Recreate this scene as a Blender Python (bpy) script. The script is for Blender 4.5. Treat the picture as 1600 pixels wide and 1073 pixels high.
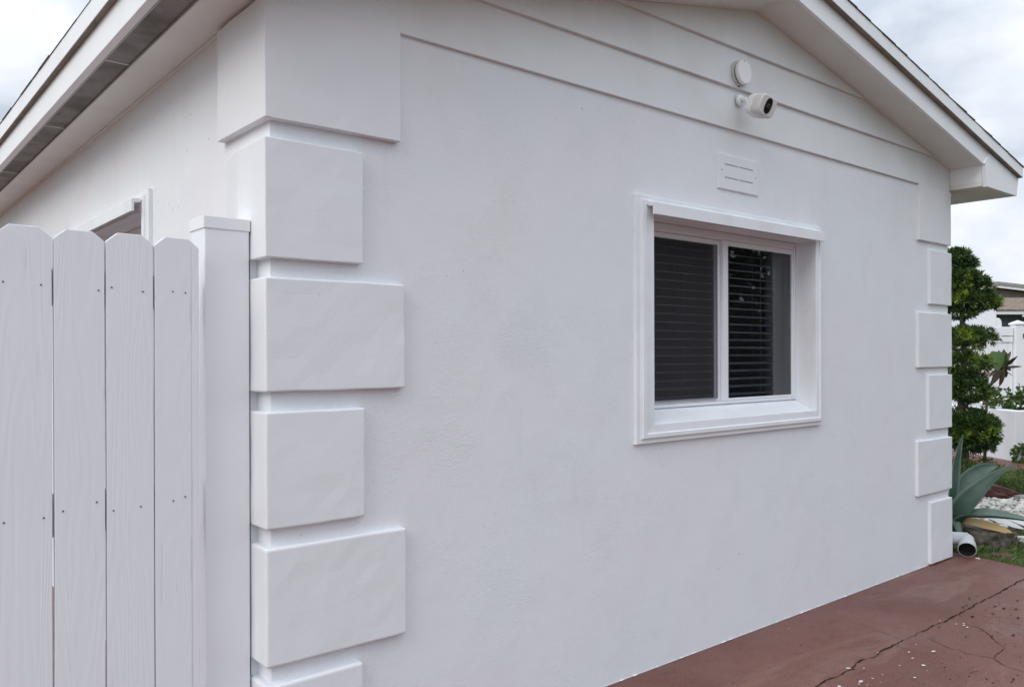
import bpy, bmesh, math, random
from mathutils import Vector, Matrix, noise
for o in list(bpy.data.objects): bpy.data.objects.remove(o)
S = bpy.context.scene
rnd = random.Random(7)
# ---------------------------------------------------------------- camera
F = 1281.0; ANG = math.radians(39.75); DD = 2.44; ROLL = .003
CAM = Vector((-.4249*DD, -DD, .581*DD))
FW = Vector((math.sin(ANG), math.cos(ANG), 0)); RT = Vector((math.cos(ANG), -math.sin(ANG), 0)); UP = Vector((0, 0, 1))
RC = (RT-ROLL*UP).normalized(); UC = (UP+ROLL*RT).normalized()
cd = bpy.data.cameras.new('camera'); cam = bpy.data.objects.new('camera', cd); S.collection.objects.link(cam)
M = Matrix((RC, UC, -FW)).transposed().to_4x4(); M.translation = CAM
cam.matrix_world = M
cd.sensor_width = 36; cd.lens = 36*F/1600; cd.shift_y = 17.5/1600; cd.clip_start = .05; cd.clip_end = 2000
S.camera = cam
S.render.resolution_x = 1024; S.render.resolution_y = 686
# ---------------------------------------------------------------- sky, sun, exposure
S.view_settings.view_transform = 'Standard'; S.view_settings.look = 'None'; S.view_settings.gamma = 1
S.view_settings.exposure = 0.25
SUN_EL, SUN_AZ = math.radians(38), math.radians(-97)     # azimuth from +Y, clockwise
W = bpy.data.worlds.new('World'); S.world = W; W.use_nodes = True
nt = W.node_tree; N = nt.nodes; Lk = nt.links; N.clear()
def nd(t, nodes, **kw):
    n = nodes.new(t)
    for k, v in kw.items(): setattr(n, k, v)
    return n
sky = nd('ShaderNodeTexSky', N, sky_type='NISHITA', sun_disc=False)
sky.sun_elevation = SUN_EL; sky.sun_rotation = SUN_AZ
bg1 = nd('ShaderNodeBackground', N); bg1.inputs[1].default_value = .12
Lk.new(sky.outputs[0], bg1.inputs[0])
tc = nd('ShaderNodeTexCoord', N)
sp = nd('ShaderNodeSeparateXYZ', N); Lk.new(tc.outputs['Generated'], sp.inputs[0])
mp = nd('ShaderNodeMapping', N); mp.inputs['Scale'].default_value = (1, 1, 1.7); mp.inputs['Location'].default_value = (1.7, 2.4, .5)
Lk.new(tc.outputs['Generated'], mp.inputs[0])
nz = nd('ShaderNodeTexNoise', N); nz.inputs['Scale'].default_value = 4.6; nz.inputs['Detail'].default_value = 9; nz.inputs['Roughness'].default_value = .50; nz.inputs['Distortion'].default_value = .1
Lk.new(mp.outputs[0], nz.inputs[0])
cr = nd('ShaderNodeValToRGB', N)
cr.color_ramp.elements[0].position = .40; cr.color_ramp.elements[0].color = (.51, .565, .65, 1)
cr.color_ramp.elements[1].position = .60; cr.color_ramp.elements[1].color = (.84, .865, .91, 1)
e = cr.color_ramp.elements.new(.50); e.color = (.68, .725, .80, 1)
Lk.new(nz.outputs[0], cr.inputs[0])
mr = nd('ShaderNodeMapRange', N); mr.inputs[1].default_value = .30; mr.inputs[2].default_value = .9; mr.inputs[3].default_value = 1.0; mr.inputs[4].default_value = 1.9
Lk.new(sp.outputs[2], mr.inputs[0])
bg2 = nd('ShaderNodeBackground', N); Lk.new(cr.outputs[0], bg2.inputs[0]); Lk.new(mr.outputs[0], bg2.inputs[1])
mx = nd('ShaderNodeMixShader', N); mx.inputs[0].default_value = .95
Lk.new(bg1.outputs[0], mx.inputs[1]); Lk.new(bg2.outputs[0], mx.inputs[2])
wo = nd('ShaderNodeOutputWorld', N); Lk.new(mx.outputs[0], wo.inputs[0])
sl = bpy.data.lights.new('sun', 'SUN'); sl.energy = 1.25; sl.angle = math.radians(40); sl.color = (1, .95, .88)
so = bpy.data.objects.new('sun', sl); S.collection.objects.link(so)
sd = Vector((math.sin(SUN_AZ)*math.cos(SUN_EL), math.cos(SUN_AZ)*math.cos(SUN_EL), math.sin(SUN_EL)))
so.rotation_euler = sd.to_track_quat('Z', 'Y').to_euler(); so.location = (-20, 0, 30)

# ---------------------------------------------------------------- helpers
def at(px, py, depth):                      # a point at a true distance along the view
    return CAM + depth*(FW + (px-800)/F*RC - (py-554)/F*UC)
def wl(o):
    v = Vector((0, 0, 0))
    while o: v += o.location; o = o.parent
    return v
class MB:
    def __init__(s): s.v = []; s.f = []; s.m = []
    def add(s, vs, fs, mi=0):
        k = len(s.v); s.v += [tuple(v) for v in vs]
        for f in fs: s.f.append(tuple(k+i for i in f)); s.m.append(mi)
        return s
    def box(s, x0, x1, y0, y1, z0, z1, T=None, mi=0):
        vs = [Vector((x, y, z)) for z in (z0, z1) for (x, y) in ((x0, y0), (x1, y0), (x1, y1), (x0, y1))]
        if T: vs = [T(v) for v in vs]
        return s.add(vs, [(3, 2, 1, 0), (4, 5, 6, 7), (0, 1, 5, 4), (1, 2, 6, 5), (2, 3, 7, 6), (3, 0, 4, 7)], mi)
    def prism(s, poly, axis, a, b, T=None, mi=0):   # poly in the two other axes, in order
        def mk(p, c):
            return Vector({'x': (c, p[0], p[1]), 'y': (p[0], c, p[1]), 'z': (p[0], p[1], c)}[axis])
        n = len(poly); vs = [mk(p, a) for p in poly]+[mk(p, b) for p in poly]
        if T: vs = [T(v) for v in vs]
        return s.add(vs, [tuple(range(n)), tuple(range(2*n-1, n-1, -1))]+[(i, i+n, (i+1) % n+n, (i+1) % n) for i in range(n)], mi)
    def tube(s, pts, rad, n=12, cap=True, mi=0):
        pts = [Vector(p) for p in pts]; k = len(pts); rad = rad if isinstance(rad, (list, tuple)) else [rad]*k
        base = len(s.v); ref = Vector((0, 0, 1)); prev = None
        for i, p in enumerate(pts):
            t = (pts[min(i+1, k-1)]-pts[max(i-1, 0)]).normalized()
            if prev is None:
                a = t.cross(ref)
                if a.length < .1: a = t.cross(Vector((1, 0, 0)))
            else: a = prev - t*prev.dot(t)
            a.normalize(); b = t.cross(a); prev = a
            for j in range(n):
                q = 2*math.pi*j/n; s.v.append(tuple(p+rad[i]*(math.cos(q)*a+math.sin(q)*b)))
        for i in range(k-1):
            for j in range(n):
                s.f.append((base+i*n+j, base+i*n+(j+1) % n, base+(i+1)*n+(j+1) % n, base+(i+1)*n+j)); s.m.append(mi)
        if cap:
            s.f.append(tuple(base+j for j in range(n-1, -1, -1))); s.m.append(mi)
            s.f.append(tuple(base+(k-1)*n+j for j in range(n))); s.m.append(mi)
        return s
    def build(s, name, mats, parent=None, bevel=0, smooth=False, seg=2, sub=0):
        me = bpy.data.meshes.new(name); off = wl(parent) if parent else Vector((0, 0, 0))
        me.from_pydata([(v[0]-off.x, v[1]-off.y, v[2]-off.z) for v in s.v], [], s.f)
        if not isinstance(mats, (list, tuple)): mats = [mats]
        for m in mats: me.materials.append(m)
        if len(mats) > 1:
            for p, mi in zip(me.polygons, s.m): p.material_index = mi
        bm = bmesh.new(); bm.from_mesh(me); bmesh.ops.recalc_face_normals(bm, faces=bm.faces) if 1 < len(s.f) < 4000 else None
        bm.to_mesh(me); bm.free()
        if smooth:
            for p in me.polygons: p.use_smooth = True
        me.update()
        o = bpy.data.objects.new(name, me); S.collection.objects.link(o)
        if parent: o.parent = parent
        if sub:
            md = o.modifiers.new('sub', 'SUBSURF'); md.levels = sub; md.render_levels = sub
        if bevel:
            md = o.modifiers.new('bevel', 'BEVEL'); md.width = bevel; md.segments = seg; md.limit_method = 'ANGLE'; md.angle_limit = math.radians(35); md.harden_normals = False
        return o
def tag(o, label=None, cat=None, group=None, kind=None):
    if label: o['label'] = label
    if cat: o['category'] = cat
    if group: o['group'] = group
    if kind: o['kind'] = kind
    return o
def thing(name, loc, label, cat, group=None):
    o = bpy.data.objects.new(name, None); S.collection.objects.link(o); o.location = loc; o.empty_display_size = .1
    return tag(o, label, cat, group)

# ---------------------------------------------------------------- materials
def mat(name, col, rough=.6, spec=.5, c2=None, nscale=3, ndet=5, n0=.35, n1=.65, stretch=(1, 1, 1), bumps=(), metallic=0, spots=None, c3=None, c3s=1.0):
    """col/c2 mixed by noise; bumps: list of (scale, stretch, strength, distance, detail)"""
    m = bpy.data.materials.new(name); m.use_nodes = True; nt = m.node_tree; n = nt.nodes; l = nt.links
    b = n['Principled BSDF']; b.inputs['Roughness'].default_value = rough; b.inputs['Metallic'].default_value = metallic
    b.inputs['Specular IOR Level'].default_value = spec
    b.inputs['Base Color'].default_value = (*col, 1)
    t = n.new('ShaderNodeTexCoord'); out = None
    def nzn(sc, st, det, rg=.55):
        mp = n.new('ShaderNodeMapping'); mp.inputs['Scale'].default_value = st; l.new(t.outputs['Object'], mp.inputs[0])
        q = n.new('ShaderNodeTexNoise'); q.inputs['Scale'].default_value = sc; q.inputs['Detail'].default_value = det; q.inputs['Roughness'].default_value = rg
        l.new(mp.outputs[0], q.inputs[0]); return q
    def ramp(src, a, b_):
        r = n.new('ShaderNodeMapRange'); r.inputs[1].default_value = a; r.inputs[2].default_value = b_; l.new(src, r.inputs[0]); return r.outputs[0]
    def mixc(fac, A, B):
        x = n.new('ShaderNodeMix'); x.data_type = 'RGBA'; l.new(fac, x.inputs[0])
        for i, c in ((6, A), (7, B)):
            if isinstance(c, tuple): x.inputs[i].default_value = (*c, 1)
            else: l.new(c, x.inputs[i])
        return x.outputs[2]
    cur = tuple(col)
    if c2: cur = mixc(ramp(nzn(nscale, stretch, ndet).outputs[0], n0, n1), cur, tuple(c2))
    if c3: cur = mixc(ramp(nzn(c3s, (1, 1, 1), 4).outputs[0], .52, .72), cur, tuple(c3))
    if spots:   # (scale, threshold, colour)
        cur = mixc(ramp(nzn(spots[0], (1, 1, 1), 2).outputs[0], spots[1], spots[1]+.02), cur, tuple(spots[2]))
    if not isinstance(cur, tuple): l.new(cur, b.inputs['Base Color'])
    last = None
    for (sc, st, stg, dist, det) in bumps:
        bp = n.new('ShaderNodeBump'); bp.inputs['Strength'].default_value = stg; bp.inputs['Distance'].default_value = dist
        l.new(nzn(sc, st, det).outputs[0], bp.inputs['Height'])
        if last: l.new(last, bp.inputs['Normal'])
        last = bp.outputs[0]
    if last: l.new(last, b.inputs['Normal'])
    return m

def stucco_mat():
    m = bpy.data.materials.new('stucco'); m.use_nodes = True; nt = m.node_tree; n = nt.nodes; l = nt.links
    b = n['Principled BSDF']; b.inputs['Roughness'].default_value = .72; b.inputs['Specular IOR Level'].default_value = .25
    t = n.new('ShaderNodeTexCoord')
    def nz(sc, det, rg=.5, st=(1, 1, 1), off=(0, 0, 0)):
        mp = n.new('ShaderNodeMapping'); mp.inputs['Scale'].default_value = st; mp.inputs['Location'].default_value = off
        l.new(t.outputs['Object'], mp.inputs[0])
        q = n.new('ShaderNodeTexNoise'); q.inputs['Scale'].default_value = sc; q.inputs['Detail'].default_value = det; q.inputs['Roughness'].default_value = rg
        l.new(mp.outputs[0], q.inputs[0]); return q.outputs[0]
    def mrg(src, a, b_, c=0., d=1.):
        r = n.new('ShaderNodeMapRange'); r.interpolation_type = 'SMOOTHSTEP'
        for i, v in ((1, a), (2, b_), (3, c), (4, d)): r.inputs[i].default_value = v
        l.new(src, r.inputs[0]); return r.outputs[0]
    def mix(f, A, B):
        x = n.new('ShaderNodeMix'); x.data_type = 'RGBA'; l.new(f, x.inputs[0])
        for i, c in ((6, A), (7, B)):
            if isinstance(c, tuple): x.inputs[i].default_value = (*c, 1)
            else: l.new(c, x.inputs[i])
        return x.outputs[2]
    c = mix(mrg(nz(1.6, 4), .38, .66), (.775, .81, .845), (.785, .795, .825))
    c = mix(mrg(nz(4.5, 5, .6, (1, 1, .6), (5, 2, 1)), .5, .78, 0, .5), c, (.715, .73, .765))
    # faint vertical runs of grime
    c = mix(mrg(nz(5, 5, .6, (2.2, 2.2, .22), (1, 9, 3)), .58, .8, 0, .14), c, (.62, .61, .60))
    # rare pin holes
    c = mix(mrg(nz(42, 0, .5, (1, 1, 1), (3, 3, 3)), .855, .87, 0, .5), c, (.4, .39, .38))
    l.new(c, b.inputs['Base Color'])
    # patchy trowelled stipple
    mask = mrg(nz(3.2, 4, .6, (1, 1, 1), (2, 7, 4)), .42, .62, .12, 1.)
    h = n.new('ShaderNodeMath'); h.operation = 'MULTIPLY'; l.new(nz(175, 3, .6, (1, 1, 1.3)), h.inputs[0]); l.new(mask, h.inputs[1])
    b1 = n.new('ShaderNodeBump'); b1.inputs['Strength'].default_value = .6; b1.inputs['Distance'].default_value = .0032; l.new(h.outputs[0], b1.inputs['Height'])
    b2 = n.new('ShaderNodeBump'); b2.inputs['Strength'].default_value = .3; b2.inputs['Distance'].default_value = .008; l.new(nz(6, 3, .45), b2.inputs['Height']); l.new(b1.outputs[0], b2.inputs['Normal'])
    b3 = n.new('ShaderNodeBump'); b3.inputs['Strength'].default_value = .35; b3.inputs['Distance'].default_value = .0015; l.new(nz(330, 2, .5), b3.inputs['Height']); l.new(b2.outputs[0], b3.inputs['Normal'])
    l.new(b3.outputs[0], b.inputs['Normal'])
    return m
M_st = stucco_mat()
M_q = mat('quoin_paint', (.775, .80, .835), .62, .3, (.76, .775, .80), 3, 4, .4, .65, bumps=((9, (1, 1, 1), .14, .006, 3), (150, (1, 1, 1), .4, .0014, 3)), spots=(60, .80, (.5, .49, .47)))
M_sid = mat('siding_paint', (.77, .805, .82), .55, .3, (.70, .71, .71), 2.5, 5, .45, .75, (1, 1, .7), bumps=((8, (1, 1, 1), .25, .006, 3), (160, (1, 1, 1), .35, .001, 3)), spots=(70, .80, (.45, .44, .42)))
M_trim = mat('trim_paint', (.81, .845, .875), .42, .45, (.75, .77, .80), 6, 4, .45, .75, bumps=((60, (1, 1, 1), .15, .001, 3),), spots=(75, .82, (.5, .5, .48)))
M_sof = mat('soffit_paint', (.76, .78, .745), .65, .3, (.71, .72, .69), 4, 5, .4, .7, bumps=((30, (1, 1, 1), .2, .002, 3),), spots=(60, .8, (.35, .33, .31)))
M_fas = mat('fascia_paint', (.86, .89, .91), .5, .4, (.80, .83, .85), 7, 5, .5, .75, (1, .5, 1), bumps=((12, (1, 1, 1), .25, .004, 3),), spots=(55, .77, (.45, .44, .42)))
M_vinyl = mat('vinyl', (.80, .82, .85), .38, .5, (.79, .80, .84), 5, 3, bumps=((20, (1, 1, .2), .1, .002, 3),), spots=(80, .83, (.5, .5, .5)))
M_shin = mat('shingle', (.10, .095, .09), .9, .2, (.17, .16, .15), 40, 4, bumps=((90, (1, 1, 1), .6, .004, 3),))
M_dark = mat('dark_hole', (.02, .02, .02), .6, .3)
M_int = mat('interior', (.30, .29, .31), .8, .2)
M_slat = mat('blind_slat', (.52, .51, .58), .5, .4)
M_black = mat('gloss_black', (.012, .012, .014), .15, .5)
M_camgrey = mat('camera_grey', (.64, .62, .60), .5, .4, bumps=((300, (1, 1, 1), .1, .0004, 1),))
M_camwhite = mat('camera_white', (.82, .83, .84), .35, .5)

def wood_mat():
    m = bpy.data.materials.new('painted_wood'); m.use_nodes = True; nt = m.node_tree; n = nt.nodes; l = nt.links
    b = n['Principled BSDF']; b.inputs['Roughness'].default_value = .5; b.inputs['Specular IOR Level'].default_value = .35
    t = n.new('ShaderNodeTexCoord'); oi = n.new('ShaderNodeObjectInfo')
    ad = n.new('ShaderNodeVectorMath'); ad.operation = 'MULTIPLY_ADD'
    cb = n.new('ShaderNodeCombineXYZ'); mu = n.new('ShaderNodeMath'); mu.operation = 'MULTIPLY'; mu.inputs[1].default_value = 37.
    l.new(oi.outputs['Random'], mu.inputs[0]); l.new(mu.outputs[0], cb.inputs[0]); l.new(mu.outputs[0], cb.inputs[2])
    av = n.new('ShaderNodeVectorMath'); av.operation = 'ADD'; l.new(t.outputs['Object'], av.inputs[0]); l.new(cb.outputs[0], av.inputs[1])
    mp = n.new('ShaderNodeMapping'); mp.inputs['Scale'].default_value = (1, 1, .09); l.new(av.outputs[0], mp.inputs[0])
    q = n.new('ShaderNodeTexNoise'); q.inputs['Scale'].default_value = 9; q.inputs['Detail'].default_value = 2; q.inputs['Distortion'].default_value = .4; l.new(mp.outputs[0], q.inputs[0])
    rg = n.new('ShaderNodeMath'); rg.operation = 'MULTIPLY'; rg.inputs[1].default_value = 95; l.new(q.outputs[0], rg.inputs[0])
    sn = n.new('ShaderNodeMath'); sn.operation = 'SINE'; l.new(rg.outputs[0], sn.inputs[0])
    bp = n.new('ShaderNodeBump'); bp.inputs['Strength'].default_value = .16; bp.inputs['Distance'].default_value = .0009; l.new(sn.outputs[0], bp.inputs['Height'])
    mp2 = n.new('ShaderNodeMapping'); mp2.inputs['Scale'].default_value = (1, 1, .04); l.new(av.outputs[0], mp2.inputs[0])
    q2 = n.new('ShaderNodeTexNoise'); q2.inputs['Scale'].default_value = 230; q2.inputs['Detail'].default_value = 3; l.new(mp2.outputs[0], q2.inputs[0])
    bp2 = n.new('ShaderNodeBump'); bp2.inputs['Strength'].default_value = .3; bp2.inputs['Distance'].default_value = .001; l.new(q2.outputs[0], bp2.inputs['Height']); l.new(bp.outputs[0], bp2.inputs['Normal'])
    l.new(bp2.outputs[0], b.inputs['Normal'])
    # weathered hairline checks along the grain
    mp3 = n.new('ShaderNodeMapping'); mp3.inputs['Scale'].default_value = (1, 1, .05); l.new(av.outputs[0], mp3.inputs[0])
    q3 = n.new('ShaderNodeTexNoise'); q3.inputs['Scale'].default_value = 60; q3.inputs['Detail'].default_value = 4; l.new(mp3.outputs[0], q3.inputs[0])
    r3 = n.new('ShaderNodeMapRange'); r3.inputs[1].default_value = .66; r3.inputs[2].default_value = .76; r3.inputs[4].default_value = .5; l.new(q3.outputs[0], r3.inputs[0])
    q4 = n.new('ShaderNodeTexNoise'); q4.inputs['Scale'].default_value = 4; q4.inputs['Detail'].default_value = 4; l.new(av.outputs[0], q4.inputs[0])
    x = n.new('ShaderNodeMix'); x.data_type = 'RGBA'; x.inputs[6].default_value = (.80, .82, .86, 1); x.inputs[7].default_value = (.76, .775, .81, 1); l.new(q4.outputs[0], x.inputs[0])
    y = n.new('ShaderNodeMix'); y.data_type = 'RGBA'; y.inputs[7].default_value = (.55, .54, .55, 1); l.new(r3.outputs[0], y.inputs[0]); l.new(x.outputs[2], y.inputs[6])
    l.new(y.outputs[2], b.inputs['Base Color'])
    return m
M_wood = wood_mat()

def glass_mat(name, tint, rough=.0, refl=1.0):
    m = bpy.data.materials.new(name); m.use_nodes = True; nt = m.node_tree; n = nt.nodes; l = nt.links
    n.remove(n['Principled BSDF']); out = n['Material Output']
    tr = n.new('ShaderNodeBsdfTransparent'); tr.inputs[0].default_value = (*tint, 1)
    gl = n.new('ShaderNodeBsdfGlossy'); gl.inputs['Roughness'].default_value = rough; gl.inputs['Color'].default_value = (refl, refl, refl, 1)
    t = n.new('ShaderNodeTexCoord'); q = n.new('ShaderNodeTexNoise'); q.inputs['Scale'].default_value = 2.2; l.new(t.outputs['Object'], q.inputs[0])
    bp = n.new('ShaderNodeBump'); bp.inputs['Strength'].default_value = .08; bp.inputs['Distance'].default_value = .01; l.new(q.outputs[0], bp.inputs['Height']); l.new(bp.outputs[0], gl.inputs['Normal'])
    fr = n.new('ShaderNodeFresnel'); fr.inputs[0].default_value = 1.6
    mx = n.new('ShaderNodeMixShader'); l.new(fr.outputs[0], mx.inputs[0]); l.new(tr.outputs[0], mx.inputs[1]); l.new(gl.outputs[0], mx.inputs[2])
    l.new(mx.outputs[0], out.inputs[0]); return m
M_glass = glass_mat('window_glass', (.80, .82, .86))
def screen_mat():
    m = bpy.data.materials.new('insect_mesh'); m.use_nodes = True; nt = m.node_tree; n = nt.nodes; l = nt.links
    b = n['Principled BSDF']; b.inputs['Base Color'].default_value = (.05, .045, .055, 1); b.inputs['Roughness'].default_value = .7
    tr = n.new('ShaderNodeBsdfTransparent'); mx = n.new('ShaderNodeMixShader'); mx.inputs[0].default_value = .38
    l.new(tr.outputs[0], mx.inputs[1]); l.new(b.outputs[0], mx.inputs[2]); l.new(mx.outputs[0], n['Material Output'].inputs[0]); return m
M_screen = screen_mat()
def vent_mat():
    m = bpy.data.materials.new('perforated_vent'); m.use_nodes = True; nt = m.node_tree; n = nt.nodes; l = nt.links
    b = n['Principled BSDF']; b.inputs['Roughness'].default_value = .8; b.inputs['Specular IOR Level'].default_value = .2
    t = n.new('ShaderNodeTexCoord'); mp = n.new('ShaderNodeMapping'); mp.inputs['Scale'].default_value = (150, 150, 150); l.new(t.outputs['Object'], mp.inputs[0])
    v = n.new('ShaderNodeTexVoronoi'); v.inputs['Randomness'].default_value = 0; v.inputs['Scale'].default_value = 1; l.new(mp.outputs[0], v.inputs[0])
    r = n.new('ShaderNodeMapRange'); r.inputs[1].default_value = .28; r.inputs[2].default_value = .42; l.new(v.outputs['Distance'], r.inputs[0])
    q = n.new('ShaderNodeTexNoise'); q.inputs['Scale'].default_value = 7; q.inputs['Detail'].default_value = 5; l.new(t.outputs['Object'], q.inputs[0])
    r2 = n.new('ShaderNodeMapRange'); r2.inputs[1].default_value = .42; r2.inputs[2].default_value = .68; l.new(q.outputs[0], r2.inputs[0])
    x = n.new('ShaderNodeMix'); x.data_type = 'RGBA'; x.inputs[6].default_value = (.36, .345, .33, 1); x.inputs[7].default_value = (.20, .185, .17, 1); l.new(r2.outputs[0], x.inputs[0])
    y = n.new('ShaderNodeMix'); y.data_type = 'RGBA'; y.inputs[6].default_value = (.05, .047, .045, 1); l.new(x.outputs[2], y.inputs[7]); l.new(r.outputs[0], y.inputs[0])
    l.new(y.outputs[2], b.inputs['Base Color']); return m
M_vent = vent_mat()

# ================================================================ GROUND
ground = MB().box(-400, 400, -400, 400, -.30, -.03).build('ground', mat('lawn_soil', (.055, .075, .03), .95, .1, (.10, .095, .05), 1.2, 6, bumps=((30, (1, 1, 1), .8, .02, 4),)))
tag(ground, kind='structure')

def paving_mat():
    m = bpy.data.materials.new('red_painted_concrete'); m.use_nodes = True; nt = m.node_tree; n = nt.nodes; l = nt.links
    b = n['Principled BSDF']; b.inputs['Roughness'].default_value = .5; b.inputs['Specular IOR Level'].default_value = .2
    t = n.new('ShaderNodeTexCoord')
    def nz(sc, det, rg=.55, st=(1, 1, 1), off=(0, 0, 0), dis=0):
        mp = n.new('ShaderNodeMapping'); mp.inputs['Scale'].default_value = st; mp.inputs['Location'].default_value = off; l.new(t.outputs['Object'], mp.inputs[0])
        q = n.new('ShaderNodeTexNoise'); q.inputs['Scale'].default_value = sc; q.inputs['Detail'].default_value = det; q.inputs['Roughness'].default_value = rg; q.inputs['Distortion'].default_value = dis
        l.new(mp.outputs[0], q.inputs[0]); return q.outputs[0]
    def mrg(src, a, b_, c=0., d=1.):
        r = n.new('ShaderNodeMapRange')
        for i, v in ((1, a), (2, b_), (3, c), (4, d)): r.inputs[i].default_value = v
        l.new(src, r.inputs[0]); return r.outputs[0]
    def mix(f, A, B):
        x = n.new('ShaderNodeMix'); x.data_type = 'RGBA'; l.new(f, x.inputs[0])
        for i, c in ((6, A), (7, B)):
            if isinstance(c, tuple): x.inputs[i].default_value = (*c, 1)
            else: l.new(c, x.inputs[i])
        return x.outputs[2]
    c = mix(mrg(nz(1.3, 5), .35, .65), (.108, .040, .027), (.150, .064, .047))
    c = mix(mrg(nz(7, 6, .65), .45, .75, 0, .55), c, (.14, .065, .06))
    c = mix(mrg(nz(120, 3, .6), .35, .75, 0, .45), c, (.30, .17, .16))
    c = mix(mrg(nz(11, 5, .7, (1, 2.2, 1), (4, 1, 0), 1.2), .57, .68, 0, .7), c, (.075, .05, .05))
    c = mix(mrg(nz(38, 3, .6, (1, 1.6, 1), (8, 1, 0), .6), .68, .73, 0, .8), c, (.05, .035, .035))
    c = mix(mrg(nz(2.1, 6, .7, (.5, 1.6, 1), (2, 2, 0), .5), .54, .74, 0, .35), c, (.37, .26, .215))
    l.new(c, b.inputs['Base Color'])
    l.new(mrg(nz(2.4, 5, .6), .3, .7, .38, .62), b.inputs['Roughness'])
    b1 = n.new('ShaderNodeBump'); b1.inputs['Strength'].default_value = .45; b1.inputs['Distance'].default_value = .003; l.new(nz(60, 4, .6), b1.inputs['Height'])
    b2 = n.new('ShaderNodeBump'); b2.inputs['Strength'].default_value = .4; b2.inputs['Distance'].default_value = .02; l.new(nz(3, 3), b2.inputs['Height']); l.new(b1.outputs[0], b2.inputs['Normal'])
    l.new(b2.outputs[0], b.inputs['Normal']); return m
M_pav = paving_mat()
edge = [(5.135, .0), (5.11, -.13), (5.085, -.26), (5.058, -.42), (5.03, -.7), (5.0, -1.1), (4.96, -2.0), (4.9, -4), (4.9, -9)]
pav = MB().prism([(-7, -9)]+[(-7, 9), (.1, 9), (.1, .1), (5.13, .1)]+edge[:-1]+[edge[-1]], 'z', -.12, 0).build('paving', M_pav)
tag(pav, kind='structure')
# cracks: long thin irregular strips lying on the paving
M_crack = mat('crack', (.035, .02, .018), .9, .1)
M_joint = mat('joint', (.022, .016, .014), .9, .1)
M_chip = mat('bare_chip', (.62, .60, .57), .8, .2)
def gp(x, y):            # photo zoom coordinates -> a point on the paving
    px, py = 1240+x/4.444, 860+y/4.444
    d = FW+(px-800)/F*RC-(py-554)/F*UC; return CAM+d*(-CAM.z/d.z)
def crack(mb, pts, w, jag=.004, z=.003):
    P = [gp(*p) for p in pts]; out = []
    for a, b in zip(P[:-1], P[1:]):
        k = max(2, int((b-a).length/.014))
        for i in range(k): out.append(a.lerp(b, i/k))
    out.append(P[-1]); L = []; Rr = []
    for i, p in enumerate(out):
        t = (out[min(i+1, len(out)-1)]-out[max(i-1, 0)]).normalized(); q = Vector((-t.y, t.x, 0))
        j = (noise.noise(p*9)*jag*2.5+noise.noise(p*40)*jag)
        ww = w*max(.18, .25+1.7*abs(noise.noise(p*9+Vector((5, 5, 5))))+.9*noise.noise(p*33)+.5*rnd.random())
        if i in (0, len(out)-1): ww *= .1
        L.append(p+q*(j+ww)); Rr.append(p+q*(j-ww))
    n = len(out); vs = [Vector((v.x, v.y, z)) for v in L+Rr]
    mb.add(vs, [(i, i+1, n+i+1, n+i) for i in range(n-1)])
mb = MB(); crack(mb, [(-700, 1500), (-300, 1235), (170, 947), (440, 790), (700, 655), (860, 575), (1090, 470), (1230, 395), (1350, 330), (1600, 200), (1760, 120), (1830, 85)], .0036, .007)
tag(mb.build('paving_joint', M_joint, pav), 'dark broken joint line running parallel to the wall')
mb = MB()
for pts, w in (([(1180, 505), (1220, 515), (1290, 540), (1350, 575), (1400, 625), (1470, 675), (1440, 700), (1410, 720), (1390, 748)], .0022),
               ([(910, 600), (1000, 640), (1100, 685), (1150, 690), (1200, 715), (1390, 748), (1430, 780), (1500, 815), (1600, 840), (1800, 900)], .0022),
               ([(470, 265), (600, 310), (690, 340), (780, 355), (900, 375), (1050, 400)], .0008),
               ([(320, 480), (420, 500), (560, 545), (700, 600), (740, 615)], .0011),
               ([(0, 600), (120, 620), (250, 645), (380, 685), (500, 710)], .0010),
               ([(700, 660), (820, 690), (950, 725)], .0012), ([(750, 870), (850, 905), (940, 945), (1100, 1010)], .0012),
               ([(1200, 430), (1350, 460), (1500, 470)], .0011), ([(1320, 490), (1440, 520)], .0014), ([(1500, 500), (1600, 525)], .0014),
               ([(1290, 560), (1400, 560), (1460, 585)], .0014), ([(1520, 560), (1600, 590)], .0012), ([(200, 515), (260, 500), (320, 482)], .0008),
               ([(1210, 850), (1260, 838), (1300, 835)], .0015), ([(1380, 895), (1430, 915)], .0015), ([(1500, 720), (1600, 750)], .0010),
               ([(1210, 320), (1235, 342)], .0035), ([(1270, 310), (1285, 320)], .003)):
    crack(mb, pts, w*.8, .004, .0025)
mb.build('paving_crack', M_crack, pav)
mb = MB()
def chip(x, y, r, mb, z=.003, el=1.5):
    c = gp(x, y); n = 9; a0 = rnd.random()*6; vs = []
    for i in range(n):
        a = 2*math.pi*i/n; rr = r*(.6+.6*rnd.random()); vs.append(Vector((c.x+math.cos(a)*rr*el, c.y+math.sin(a)*rr, z)))
    mb.add(vs, [tuple(range(n))])
for (x, y, r) in [(1130, 513, .007), (1180, 510, .008), (1182, 522, .008), (1205, 535, .009), (800, 707, .008), (825, 750, .009), (970, 703, .013), (900, 800, .012), (850, 655, .005), (735, 800, .005), (488, 820, .006), (617, 865, .005), (548, 890, .006), (465, 912, .014), (455, 930, .006), (840, 884, .008), (380, 820, .012), (320, 945, .010), (585, 712, .006), (1015, 490, .006), (512, 935, .004), (605, 915, .003), (925, 838, .003), (-30, 545, .004), (150, 420, .002)]:
    chip(x, y, r*.72, mb, .004)
mb.build('bare_paint_chip', M_chip, pav)
mb = MB()
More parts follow.
